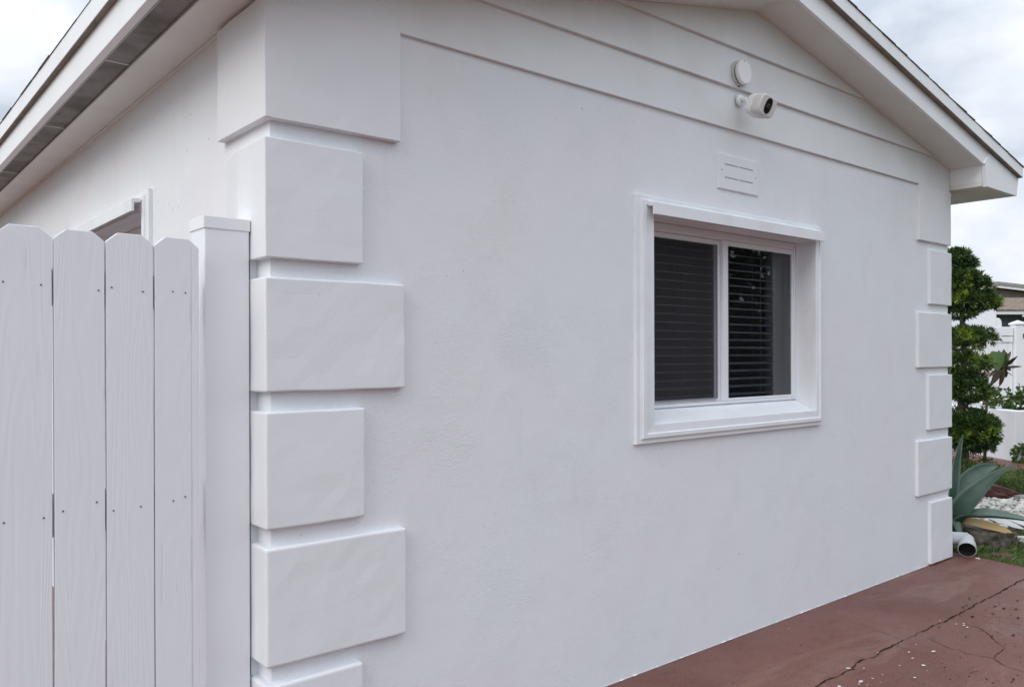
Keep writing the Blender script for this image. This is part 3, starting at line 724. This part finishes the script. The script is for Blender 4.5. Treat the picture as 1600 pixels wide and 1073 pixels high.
# juniper mat
r2 = random.Random(5); mb = MB()
def gnd(px, py, z=0.):
    d = FW+(px-800)/F*RC-(py-554)/F*UC; return CAM+d*((z-CAM.z)/d.z)
for i in range(3000):
    px = r2.uniform(1478, 1660); lo = 735+(px-1500)*.22; hi = 757+(px-1500)*.10
    py = r2.uniform(min(lo, hi)+4, max(lo, hi)+10)
    if px > 1560 and r2.random() < .3: py += 3
    p = gnd(px, py); h = .05+.15*max(0, .5+noise.noise(p*2.2)); p.z = h*r2.random()
    d = (Vector((r2.uniform(-1, 1), r2.uniform(-1, 1), .55))).normalized(); L = r2.uniform(.07, .16)
    for k in range(9):
        q = p+d*L*k/9; leaf(mb, q, d+rdir(r2)*.7, .035, .006, r2)
tag(mb.build('juniper_shrub', M_jun), 'low spreading green juniper between the red rock and the red path', 'shrub')
for (px, py) in ((1500, 728), (1520, 722), (1540, 728)): pass
mb = crown([(gnd(1508, 748)+Vector((0, 0, .12)), (.22, .22, .14), 1500), (gnd(1535, 745)+Vector((0, 0, .10)), (.22, .2, .10), 1100), (gnd(1478, 750)+Vector((0, 0, .14)), (.22, .2, .14), 900)], .04, .007, r2, 7)
tag(mb.build('juniper_shrub', M_jun), 'mounded dark juniper at the foot of the topiary tree', 'shrub')

# gravel bed on soil
bed = [(5.25, .12), (6.0, .05), (6.9, .10), (8.1, .2), (9.4, .5), (10.0, 1.1), (9.9, 2.6), (8.2, 3.2), (5.2, 3.2)]
tag(MB().prism(bed, 'z', -.06, -.012).build('garden_bed', mat('soil', (.045, .032, .024), .95, .1, (.09, .065, .045), 6, 5, bumps=((30, (1, 1, 1), .8, .02, 4),))), kind='structure')
r3 = random.Random(3); t = (1+5**.5)/2
ico = [Vector(v).normalized() for v in ((-1, t, 0), (1, t, 0), (-1, -t, 0), (1, -t, 0), (0, -1, t), (0, 1, t), (0, -1, -t), (0, 1, -t), (t, 0, -1), (t, 0, 1), (-t, 0, -1), (-t, 0, 1))]
icf = [(0, 11, 5), (0, 5, 1), (0, 1, 7), (0, 7, 10), (0, 10, 11), (1, 5, 9), (5, 11, 4), (11, 10, 2), (10, 7, 6), (7, 1, 8), (3, 9, 4), (3, 4, 2), (3, 2, 6), (3, 6, 8), (3, 8, 9), (4, 9, 5), (2, 4, 11), (6, 2, 10), (8, 6, 7), (9, 8, 1)]
def stone(mb, p, rx, ry, rz, r, jit=.18):
    e = Matrix.Rotation(r.uniform(0, 6.28), 3, 'Z') @ Matrix.Rotation(r.uniform(-.5, .5), 3, 'X')
    mb.add([p+e @ Vector((v.x*rx*(1+r.uniform(-jit, jit)), v.y*ry*(1+r.uniform(-jit, jit)), v.z*rz*(1+r.uniform(-jit, jit)))) for v in ico], icf)
mb = MB(); k = 0
while k < 2600:
    x, y = r3.uniform(6.2, 8.75), r3.uniform(.12, 1.7)
    p = Vector((x, y, r3.uniform(-.012, .022)))
    if noise.noise(Vector((x*1.3, y*1.3, 2))) > .42: k += 1; continue
    s = r3.uniform(.016, .032); stone(mb, p, s*1.25, s, s*.75, r3); k += 1
gm = leafmat('pebble', (.42, .41, .38), (.66, .65, .61), None, .8, .2)
tag(mb.build('white_gravel', gm, smooth=True), 'bed of white pebbles behind the agave', 'gravel', kind='stuff')

# rocks
def rock(name, c, size, rot, m, seed, label, cat='rock', planes=(), group=None, bev=.006):
    bm = bmesh.new(); bmesh.ops.create_icosphere(bm, subdivisions=4, radius=1)
    R = Matrix.Rotation(rot[2], 3, 'Z') @ Matrix.Rotation(rot[1], 3, 'Y') @ Matrix.Rotation(rot[0], 3, 'X')
    for v in bm.verts:
        p = v.co.copy(); m1 = max(abs(p.x), abs(p.y), abs(p.z)); p = p.lerp(p/m1*.82, .6)
        f = 1+.22*noise.noise(p*1.6+Vector((seed, 0, 0)))+.10*noise.noise(p*4+Vector((0, seed, 0)))+.04*noise.noise(p*11)
        p *= f; v.co = R @ Vector((p.x*size[0], p.y*size[1], p.z*size[2]))
    me = bpy.data.meshes.new(name); bm.to_mesh(me); bm.free(); me.materials.append(m)
    o = bpy.data.objects.new(name, me); S.collection.objects.link(o); o.location = c; return tag(o, label, cat, group)
M_rock = mat('red_rock', (.085, .038, .032), .8, .3, (.16, .075, .06), 6, 6, stretch=(1, 1, 3), bumps=((22, (1, 1, 2.5), .8, .02, 4),))
rock('rock', gnd(1556, 778)+Vector((0, .05, .07)), (.30, .16, .085), (0, .32, -.85), M_rock, 2, 'dark red slanting rock between white pebbles and juniper')
rock('rock', gnd(1499, 775)+Vector((0, 0, .08)), (.09, .08, .09), (0, .1, .3), M_rock, 9, 'small reddish rock just behind the agave leaves')
M_grey = mat('grey_stone', (.30, .29, .27), .85, .2, (.18, .17, .155), 8, 5, bumps=((40, (1, 1, 1), .6, .008, 3),))
rock('stone', gnd(1606, 782)+Vector((0, 0, .02)), (.16, .10, .035), (0, 0, -.6), M_grey, 4, 'flat grey stone at the right edge of the white pebbles', 'stone')

# round mossy concrete block
M_moss = mat('mossy_concrete', (.050, .044, .034), .95, .15, (.155, .14, .115), 14, 7, .42, .62, bumps=((45, (1, 1, 1), .9, .01, 4), (9, (1, 1, 1), .5, .02, 3)), c3=(.045, .055, .025), c3s=5)
cst = gnd(1546, 847); cst.z = -.03
mb = MB(); n = 40; prof = [(-.02, .175), (.03, .18), (.085, .178), (.098, .172), (.102, .160), (.098, .14), (.099, .07)]
for (z, rr) in prof:
    for j in range(n):
        q = 2*math.pi*j/n; oct_ = 1/max(abs(math.cos((q % (math.pi/4))-math.pi/8)), .5)*.97
        rj = rr*oct_*(1+.03*noise.noise(Vector((math.cos(q)*3, math.sin(q)*3, z*12))))
        mb.v.append((cst.x+rj*math.cos(q), cst.y+rj*math.sin(q), z+.007*noise.noise(Vector((math.cos(q)*4*rr*6, math.sin(q)*4*rr*6, 1)))))
for i in range(len(prof)-1):
    for j in range(n): mb.f.append((i*n+j, i*n+(j+1) % n, (i+1)*n+(j+1) % n, (i+1)*n+j)); mb.m.append(0)
mb.f.append(tuple((len(prof)-1)*n+j for j in range(n))); mb.m.append(0)
tag(mb.build('garden_block', M_moss), 'weathered mossy concrete block like a cut log, beside the drain pipe', 'concrete block')
for i, (px, py, s, m, lb) in enumerate([(1556, 868, .034, M_rock, 'reddish brown stone in the grass in front of the concrete block'), (1572, 871, .045, M_rock, 'larger dark brown stone in the grass below the concrete block'), (1528, 872, .016, M_chip, 'small white pebble at the paving edge beside the drain pipe'), (1600, 846, .06, M_chip, 'pale stone at the right picture edge beside the concrete block'), (1588, 874, .014, M_chip, 'tiny white pebble in the grass near the right edge')]):
    p = gnd(px, py); p.z = -.012+s*.3; rock('stone', p, (s*1.3, s, s*.6), (0, 0, .4*i), m, i+20, lb, 'stone')

# grass
r4 = random.Random(9); mb = MB(); k = 0
def ex(y):
    for (xa, ya), (xb, yb) in zip(edge[:-1], edge[1:]):
        if ya >= y >= yb: return xa+(xb-xa)*(ya-y)/(ya-yb)
    return 5.14
while k < 15000:
    y = r4.uniform(-1.7, .30); x = ex(y)+.004+r4.random()**1.2*1.9
    k += 1
    if (Vector((x, y))-Vector((cst.x, cst.y))).length < .17: continue
    if y > .02 and x > 5.6: continue
    if noise.noise(Vector((x*5, y*5, 0))) > .25 and r4.random() < .8: continue
    h = r4.uniform(.012, .045); p = Vector((x, y, -.031)); a = r4.uniform(0, 6.28); q = Vector((math.cos(a), math.sin(a), 0)); w = r4.uniform(.0015, .003)
    s = Vector((-q.y, q.x, 0)); h += .018
    mb.add([p-s*w, p+s*w, p+q*h*.35+Vector((0, 0, h*.7))+s*w*.6, p+q*h*.9+Vector((0, 0, h))], [(0, 1, 2, 3)])
tag(mb.build('grass', M_grass), 'green grass along the paving edge beside the concrete block', 'grass', kind='stuff')

# agave
def agave_mat(name, c1, c2, rough=.42):
    return mat(name, c1, rough, .4, c2, 5, 5, .35, .7, (1, 1, 1), bumps=((40, (1, 1, 1), .15, .002, 3),))
M_ag = agave_mat('agave_leaf', (.060, .105, .082), (.115, .165, .135)); M_och = agave_mat('dead_leaf', (.42, .29, .12), (.50, .36, .17), .6); M_pale = agave_mat('pale_leaf', (.60, .61, .60), (.48, .50, .50), .5)
agc = at(1478, 836, 6.35); agc.z = 0
ag = thing('agave', tuple(agc), 'blue-green agave with broad pointed leaves behind the far house corner', 'agave')
def aleaf(pts, wid, nrm, m=M_ag, label=None, cup=.25, th=.012):
    wid = [w*.87 for w in wid]
    pts = [Vector(p) for p in pts]
    # Catmull-Rom resample
    P = []; Wd = []
    for i in range(len(pts)-1):
        p0 = pts[max(i-1, 0)]; p1 = pts[i]; p2 = pts[i+1]; p3 = pts[min(i+2, len(pts)-1)]
        for k in range(6):
            t = k/6; P.append(.5*((2*p1)+(p2-p0)*t+(2*p0-5*p1+4*p2-p3)*t*t+(3*p1-p0-3*p2+p3)*t**3)); Wd.append(wid[i]+(wid[i+1]-wid[i])*t)
    P.append(pts[-1]); Wd.append(wid[-1]); n = len(P); cs = 7; vs = []
    for i in range(n):
        t = (P[min(i+1, n-1)]-P[max(i-1, 0)]).normalized(); s = t.cross(nrm).normalized(); u = s.cross(t)
        for side in (1, -1):
            for j in range(cs):
                a = -1+2*j/(cs-1); h = cup*Wd[i]*(a*a-.3); tk_ = th*(1-a*a)*(Wd[i]/max(wid))*(-side)*.5
                vs.append(P[i]+s*a*Wd[i]*.5+u*(h+(-tk_ if side == 1 else -abs(tk_)*1.6)+.0))
    fs = []
    for i in range(n-1):
        for j in range(cs-1):
            a = i*2*cs+j; fs.append((a, a+1, a+2*cs+1, a+2*cs)); b = a+cs; fs.append((b+2*cs, b+2*cs+1, b+1, b))
        for j in (0, cs-1):
            a = i*2*cs+j; fs.append((a, a+cs, a+3*cs, a+2*cs))
    o = MB().add(vs, fs).build('leaf', m, ag, smooth=True)
    if label: o['label'] = label
    return o
tocam = -FW+Vector((0, 0, .25))
A = lambda px, py, d: at(px, py, d)
c0 = agc+Vector((0, 0, .03))
aleaf([c0, A(1487, 770, 6.33), A(1492, 730, 6.32), A(1498, 700, 6.3), A(1504.5, 677, 6.3)], [.09, .13, .105, .062, .002], tocam+RT*.5)
aleaf([c0, A(1494, 785, 6.35), A(1512, 752, 6.38), A(1532, 735, 6.40), A(1548, 729, 6.42), A(1559, 727.5, 6.45)], [.09, .15, .16, .12, .06, .003], tocam*.9+Vector((0, 0, .25)))
aleaf([c0, A(1497, 800, 6.22), A(1518, 776, 6.16), A(1544, 752, 6.1), A(1567, 735, 6.06), A(1587, 724.5, 6.02)], [.10, .17, .17, .11, .045, .002], tocam*.8+Vector((0, 0, .7)))
aleaf([c0, A(1505, 806, 6.2), A(1535, 803, 6.1), A(1565, 805, 6.05), A(1600, 811, 6.0), A(1640, 822, 5.9)], [.10, .13, .15, .12, .07, .003], Vector((0, 0, 1))+tocam*.35, th=.022)
aleaf([c0, A(1489, 812, 6.2), A(1496, 826, 6.1), A(1501, 839, 6.05)], [.08, .09, .06, .004], tocam)
aleaf([A(1490, 816, 6.3), A(1512, 814, 6.2), A(1540, 820, 6.12), A(1568, 828, 6.05), A(1588, 838, 6.0)], [.05, .09, .10, .075, .004], Vector((0, 0, 1))+tocam*1.1, M_och, 'dead ochre yellow leaf', cup=.1)
aleaf([A(1540, 806, 6.35), A(1566, 814, 6.28), A(1584, 821, 6.2), A(1600, 826, 6.15)], [.05, .09, .07, .01], Vector((0, 0, 1))+tocam*.8, M_pale, 'pale bleached leaf', cup=.1)
aleaf([A(1566, 806, 6.42), A(1590, 814, 6.4), A(1615, 824, 6.3), A(1640, 834, 6.2)], [.04, .08, .08, .01], Vector((0, 0, 1))+tocam*.8, M_pale, 'pale bleached leaf', cup=.1)
for (az, L, up) in ((95, .55, .55), (130, .6, .5), (60, .5, .75), (20, .55, .35), (75, .5, .3)):
    a_ = math.radians(az); q = Vector((math.cos(a_), math.sin(a_), 0)); 
    aleaf([c0, c0+q*L*.35+Vector((0, 0, L*up*.6)), c0+q*L*.75+Vector((0, 0, L*up*1.1)), c0+q*L*1.1+Vector((0, 0, L*up*1.15))], [.08, .13, .09, .002], Vector((0, 0, 1))-q*.6)

# downspout outlet at the far corner
M_pipe = mat('pipe_paint', (.50, .53, .56), .5, .35, (.40, .42, .44), 9, 5)
ds = thing('drain_pipe', (5.0, .1, 0), 'white downspout with round open outlet at the foot of the far house corner', 'pipe')
MB().box(4.955, 5.02, .06, .14, .13, 2.53).build('downspout', M_pipe, ds, bevel=.006)
o1 = at(1511, 854.5, 5.72); da = (-FW*.78-RT*.42-UP*.36).normalized()
el = [Vector((4.99, .10, .17)), Vector((4.995, .095, .13)), Vector((5.03, .06, .115)), o1-da*.10]
MB().tube(el, [.042, .044, .045, .047], 20).build('elbow', M_pipe, ds, smooth=True)
ax2, a2, b2 = basis(da)
def ring(mb, secs, n=32):
    base = len(mb.v)
    for (d, rr) in secs:
        for j in range(n):
            q = 2*math.pi*j/n; mb.v.append(tuple(o1+ax2*d+rr*(math.cos(q)*a2+math.sin(q)*b2)))
    for i in range(len(secs)-1):
        for j in range(n): mb.f.append((base+i*n+j, base+i*n+(j+1) % n, base+(i+1)*n+(j+1) % n, base+(i+1)*n+j)); mb.m.append(0)
mb = MB(); ring(mb, [(-.095, .047), (-.046, .048), (-.038, .056), (.030, .059), (.031, .054)]); mb.build('outlet', M_pipe, ds, smooth=False, bevel=0)
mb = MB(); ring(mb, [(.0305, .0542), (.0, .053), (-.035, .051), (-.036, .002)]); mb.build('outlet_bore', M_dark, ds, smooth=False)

# far red path, low white planter wall
tag(MB().prism([(9.35, .3), (10.6, .1), (14, 1.0), (13, 5), (10.3, 5), (9.9, 2.4)], 'z', -.06, -.004).build('path', M_pav), kind='structure')
pa, pb = gnd(1531, 710), gnd(1587, 720.5); pa.z = pb.z = 0
dirw = (pa-pb).normalized(); nb = Vector((-dirw.y, dirw.x, 0)); nb = nb if nb.dot(FW) > 0 else -nb
plr = thing('planter_wall', tuple(pb), 'low white rendered planter wall beyond the red path', 'planter')
H = .66
mb = MB(); p1, p2 = pb, pa+dirw*2.0; q1, q2 = p1+nb*.9+dirw*.0, p2+nb*.9
def quadbox(mb, a, b, c, d, z0, z1):
    vs = [Vector((p.x, p.y, z)) for z in (z0, z1) for p in (a, b, c, d)]
    mb.add(vs, [(3, 2, 1, 0), (4, 5, 6, 7), (0, 1, 5, 4), (1, 2, 6, 5), (2, 3, 7, 6), (3, 0, 4, 7)])
quadbox(mb, p1, p2, p2+nb*.14, p1+nb*.14, -.05, H); quadbox(mb, q1, q2, q2-nb*.14, q1-nb*.14, -.05, H); quadbox(mb, p1+nb*.1405, p1+nb*.1405+dirw*.14, q1-nb*.1405+dirw*.14, q1-nb*.1405, -.05, H)
mb.build('wall', M_st, plr, bevel=.012)
mb = MB(); quadbox(mb, p1+nb*.15+dirw*.15, p2+nb*.15, q2-nb*.15, q1-nb*.15+dirw*.15, .3, H-.06); mb.build('soil', M_bark, plr)
# plants in and around the planter
r5 = random.Random(21)
mb = crown([(at(1562, 634, 11.3), (.16, .14, .07), 260), (at(1590, 628, 11.5), (.14, .13, .12), 260), (at(1545, 620, 11.4), (.14, .13, .1), 200), (at(1610, 622, 11.4), (.2, .13, .16), 260)], .055, .04, r5, 4)
for (a0, b0) in (((1585, 640), (1594, 604)), ((1570, 636), (1560, 610)), ((1590, 636), (1574, 608)), ((1575, 636), (1598, 612)), ((1550, 636), (1548, 606))):
    A0, B0 = at(*a0, 11.4), at(*b0, 11.4); mb.tube([A0, A0.lerp(B0, .5)+Vector((.01, 0, 0)), B0], .005, 5)
    for k in range(7): 
        p = A0.lerp(B0, .35+.65*k/6)
        for z in range(3): leaf(mb, p, rdir(r5)+Vector((0, 0, .3)), .065, .045, r5)
tag(mb.build('planter_shrub', M_bush), 'small bright green leafy shrub growing in the white planter', 'shrub')
mb = crown([(gnd(1600, 722)+Vector((0, 0, .10)), (.14, .12, .13), 420)], .05, .035, r5, 4)
tag(mb.build('shrub', M_bush), 'small green plant at the foot of the planter corner, right edge', 'shrub')
# croton like plant with one big green leaf
cb = at(1538, 640, 10.6); cb.z = 0
cr_ = thing('broadleaf_plant', tuple(cb), 'dark reddish green broad-leaved plant in front of the white vinyl fence', 'plant')
def bleaf(mb, p, tip, w, nrm):
    d = tip-p; s = d.cross(nrm).normalized(); u = s.cross(d).normalized(); n = 8; vs = []
    for i in range(n+1):
        t_ = i/n; ww = w*.5*math.sin(math.pi*min(1, t_*.97+.02))**.75; c = p+d*t_+u*(-.12*d.length*t_*t_)
        vs += [c+s*ww+u*ww*.25, c, c-s*ww+u*ww*.25]
    mb.add(vs, [(3*i, 3*i+1, 3*i+4, 3*i+3) for i in range(n)]+[(3*i+1, 3*i+2, 3*i+5, 3*i+4) for i in range(n)])
mb = MB(); ctr = at(1566, 572, 10.6)
for (tx, ty, w) in ((1592, 557, .045), (1590, 558, .03), (1597, 571, .04), (1580, 548, .06), (1570, 544, .08), (1560, 546, .08), (1575, 551, .07), (1586, 586, .02), (1573, 590, .08), (1558, 592, .10), (1550, 600, .08), (1584, 566, .05), (1548, 558, .05), (1564, 603, .07), (1580, 578, .06), (1540, 590, .05)):
    o_ = at(1566+r5.uniform(-4, 4), 574+r5.uniform(-5, 5), 10.6+r5.uniform(-.08, .08)); bleaf(mb, o_, at(tx, ty, 10.6+r5.uniform(-.15, .1)), w, tocam+rdir(r5)*.5)
mb.build('foliage', M_broad, cr_, smooth=True)
mb = MB(); bleaf(mb, at(1549, 549, 10.35), at(1563, 578, 10.35), .22, tocam); o_ = mb.build('leaf', mat('large_leaf', (.11, .19, .07), .4, .4, (.15, .24, .10), 14, 3), cr_, smooth=True); o_['label'] = 'single large pale green leaf'
mb = MB()
for (a0, b0, w) in (((1548, 572), (1536, 588), .05), ((1540, 580), (1534, 592), .05), ((1546, 578), (1540, 594), .04)): bleaf(mb, at(*a0, 10.4), at(*b0, 10.4), w, tocam+rdir(r5)*.4)
mb.build('pink_leaf', mat('pinkish_leaf', (.45, .30, .26), .5), cr_, smooth=True)
MB().tube([cb, at(1542, 615, 10.6), at(1552, 590, 10.6), ctr], [.02, .016, .012, .008], 7).build("stem", M_bark, cr_, smooth=True)

# white vinyl fence and gate beyond
vf = thing('vinyl_fence', tuple(gnd(1560, 690)*0+Vector((at(1560, 640, 13).x, at(1560, 640, 13).y, 0))), 'white vinyl privacy fence with capped post and gate beyond the planter', 'fence')
o0 = at(1560, 554, 13); o0.z = 0; rr_ = RT.copy(); bb_ = FW.copy(); PX = 13/F
def VF(v): return o0+rr_*v.x+bb_*v.y+UP*v.z
def zof(py, d=13): return CAM.z+(554-py)/F*d
def xo(px): return (px-1560)*PX
mb = MB().box(xo(1470), xo(1581), -.045, .045, zof(527), zof(513), VF); mb.build('rail', M_vinyl, vf, bevel=.006)
mb = MB().box(xo(1470), xo(1581), -.035, .035, zof(537), zof(528), VF); mb.build('rail', M_vinyl, vf, bevel=.006)
mb = MB().box(xo(1470), xo(1581), -.035, .035, .05, .19, VF); mb.build('rail', M_vinyl, vf, bevel=.006)
mb = MB(); x = xo(1470)
while x < xo(1581)-.05: mb.box(x, min(x+.148, xo(1581)), -.018, .018, .19, zof(537.6), VF); x += .1505
mb.build('panel', M_vinyl, vf, bevel=.004)
for i, px in enumerate((1590, 1712)):
    p = MB().box(xo(px)-.078, xo(px)+.078, -.078, .078, 0, zof(510), VF).build('post', M_vinyl, vf, bevel=.008)
    mb = MB().box(xo(px)-.092, xo(px)+.092, -.092, .092, zof(510), zof(507), VF)
    mb.add([VF(Vector(v)) for v in ((xo(px)-.088, -.088, zof(506.9)), (xo(px)+.088, -.088, zof(506.9)), (xo(px)+.088, .088, zof(506.9)), (xo(px)-.088, .088, zof(506.9)), (xo(px), 0, zof(502.5)))], [(0, 1, 4), (1, 2, 4), (2, 3, 4), (3, 0, 4)])
    mb.build('cap', M_vinyl, p, bevel=.004)
gt = MB().box(xo(1599), xo(1703), -.03, .03, .08, zof(515), VF).build('gate', M_vinyl, vf, bevel=.006)
for z in (zof(527), .45): MB().box(xo(1593.5), xo(1606), -.098, -.082, z-.035, z+.035, VF).build('hinge', M_black, gt, bevel=.004)
# arched white wall end
o1_ = at(1535, 554, 14.2); o1_.z = 0; P2 = 14.2/F
def VA(v): return o1_+rr_*v.x+bb_*v.y+UP*v.z
za = lambda py: CAM.z+(554-py)/F*14.2
X_ = lambda px: (px-1535)*P2
pl = [(X_(1460), -.05), (X_(1552), -.05), (X_(1552), za(485))]
for k in range(7): 
    a_ = math.radians(90*k/6); pl.append((X_(1546)+X_(1541)*1*math.cos(a_)*1.0-0, za(483)+(za(474)-za(483))*math.sin(a_)))
pl += [(X_(1460), za(474))]
aw_ = thing('rendered_wall', tuple(o1_), 'white rendered wall end with rounded top behind the topiary', 'wall')
MB().prism(pl, 'y', -.1, .1, VA).build('wall', M_st, aw_, bevel=.01)
pl = [(X_(1552.3), -.05), (X_(1561), -.05), (X_(1561), za(507)), (X_(1559.5), za(502)), (X_(1557), za(499.5)), (X_(1552.3), za(499))]
MB().prism(pl, 'y', -.09, .09, VA).build('scroll', M_trim, aw_, bevel=.01)

# neighbour's house far off
DN = 25.; on_ = at(1575, 554, DN); on_.z = 0; PN = DN/F
nh = thing('neighbour_house', tuple(on_), 'grey house with brown shingle roof far beyond the white fence', 'house')
def VN(v): return on_+rr_*v.x+bb_*v.y+UP*v.z
zn = lambda py: CAM.z+(553.5-py)/F*DN
xn = lambda px: (px-1575)*PN
M_ngrey = mat('grey_render', (.12, .135, .155), .7, .3, (.10, .11, .13), 2, 3)
M_nroof = mat('brown_shingle', (.26, .20, .15), .9, .2, (.15, .125, .105), 9, 4, .42, .58, (1, 1, 3), bumps=((9, (.8, 1, 6), .9, .05, 2),))
MB().box(xn(1440), xn(1800), 0, 7, -.05, zn(494), VN).build('wall', M_ngrey, nh)
MB().box(xn(1435), xn(1805), -.45, 7, zn(494)+.001, zn(488), VN).build('fascia', M_fas, nh, bevel=.01)
mb = MB(); mb.prism([(-.5, zn(488)+.002), (-.5, zn(486.5)), (3.4, CAM.z+(553.5-467)/F*28.4), (7.2, zn(486)), (7.2, zn(488)+.002)], 'x', xn(1435), xn(1805), VN); mb.build('roof', M_nroof, nh)
mb = MB().box(xn(1587)-.06, xn(1587)+.06, -.47, -.4, zn(498), zn(495), VN); mb.build('eave_light', M_trim, nh, bevel=.01)
# higher gable behind
g_ = MB(); D2 = 31.; z2 = lambda py: CAM.z+(553.5-py)/F*D2; x2 = lambda px: (px-1575)*D2/F; o2 = at(1575, 554, D2); o2.z = 0
def V2(v): return o2+rr_*v.x+bb_*v.y+UP*v.z
M_ntau = mat('taupe_render', (.30, .285, .255), .8, .2, (.25, .24, .215), 3, 3)
g_.prism([(x2(1480), 0), (x2(1760), 0), (x2(1760), z2(478)), (x2(1546), z2(452)), (x2(1480), z2(462))], 'y', 0, 6, V2).build('gable', M_ntau, nh)
MB().prism([(x2(1470), z2(463)), (x2(1546), z2(452.5)), (x2(1770), z2(480)), (x2(1770), z2(473.5)), (x2(1546), z2(447)), (x2(1470), z2(457))], 'y', -.5, -.4, V2).build('rake_board', M_fas, nh, bevel=.01)
MB().prism([(x2(1467), z2(457.3)), (x2(1546), z2(448.2)), (x2(1773), z2(474.5)), (x2(1773), z2(470)), (x2(1546), z2(443.5)), (x2(1467), z2(452.5))], 'y', -.55, 6.5, V2).build('upper_roof', mat('grey_shingle', (.24, .23, .22), .9, .2, (.33, .32, .31), 12, 4, bumps=((20, (1, 1, 1), .6, .03, 3),)), nh)

# trees and a bungalow across the drive (seen in the window glass)
r6 = random.Random(31)
def tree(name, x, y, h, rad, label, grp='trees across the drive'):
    t_ = thing(name, (x, y, 0), label, 'tree', grp); bl = []
    for k in range(9):
        d = rdir(r6); bl.append((Vector((x+d.x*rad*.6, y+d.y*rad*.6, h*.66+d.z*rad*.5)), (rad*.5, rad*.5, rad*.42), 800))
    crown(bl, .22, .10, r6, 4).build('crown', M_tree, t_)
    MB().tube([(x, y, -.05), (x+.1, y, h*.3), (x, y+.1, h*.6)], [.16, .12, .07], 9).build('trunk', M_bark, t_, smooth=True)
tree('broadleaf_tree', 11.5, -9.5, 5.2, 1.8, 'nearest leafy tree rising above the hedge across the drive', None)
tree('broadleaf_tree', 15.2, -11.0, 6.4, 2.3, 'tallest leafy tree rising above the hedge across the drive', None)
tree('broadleaf_tree', 20.5, -12.5, 6.0, 2.4, 'farthest leafy tree rising above the hedge across the drive', None)
hb = []
for k in range(22):
    x = 5.5+k*1.15; hb.append((Vector((x, -7.6-.12*k+rdir(r6).x*.2, 1.35)), (.98, .75, 1.55+.35*rdir(r6).z), 2000)); hb.append((Vector((x+.5, -8.3-.12*k, 1.2)), (.98, .5, 1.6), 900))
tag(crown(hb, .16, .09, r6, 4).build('hedge', M_tree), 'tall dense dark green hedge across the drive, reflected in the window', 'hedge')
print('OBJECTS', len(bpy.data.objects))
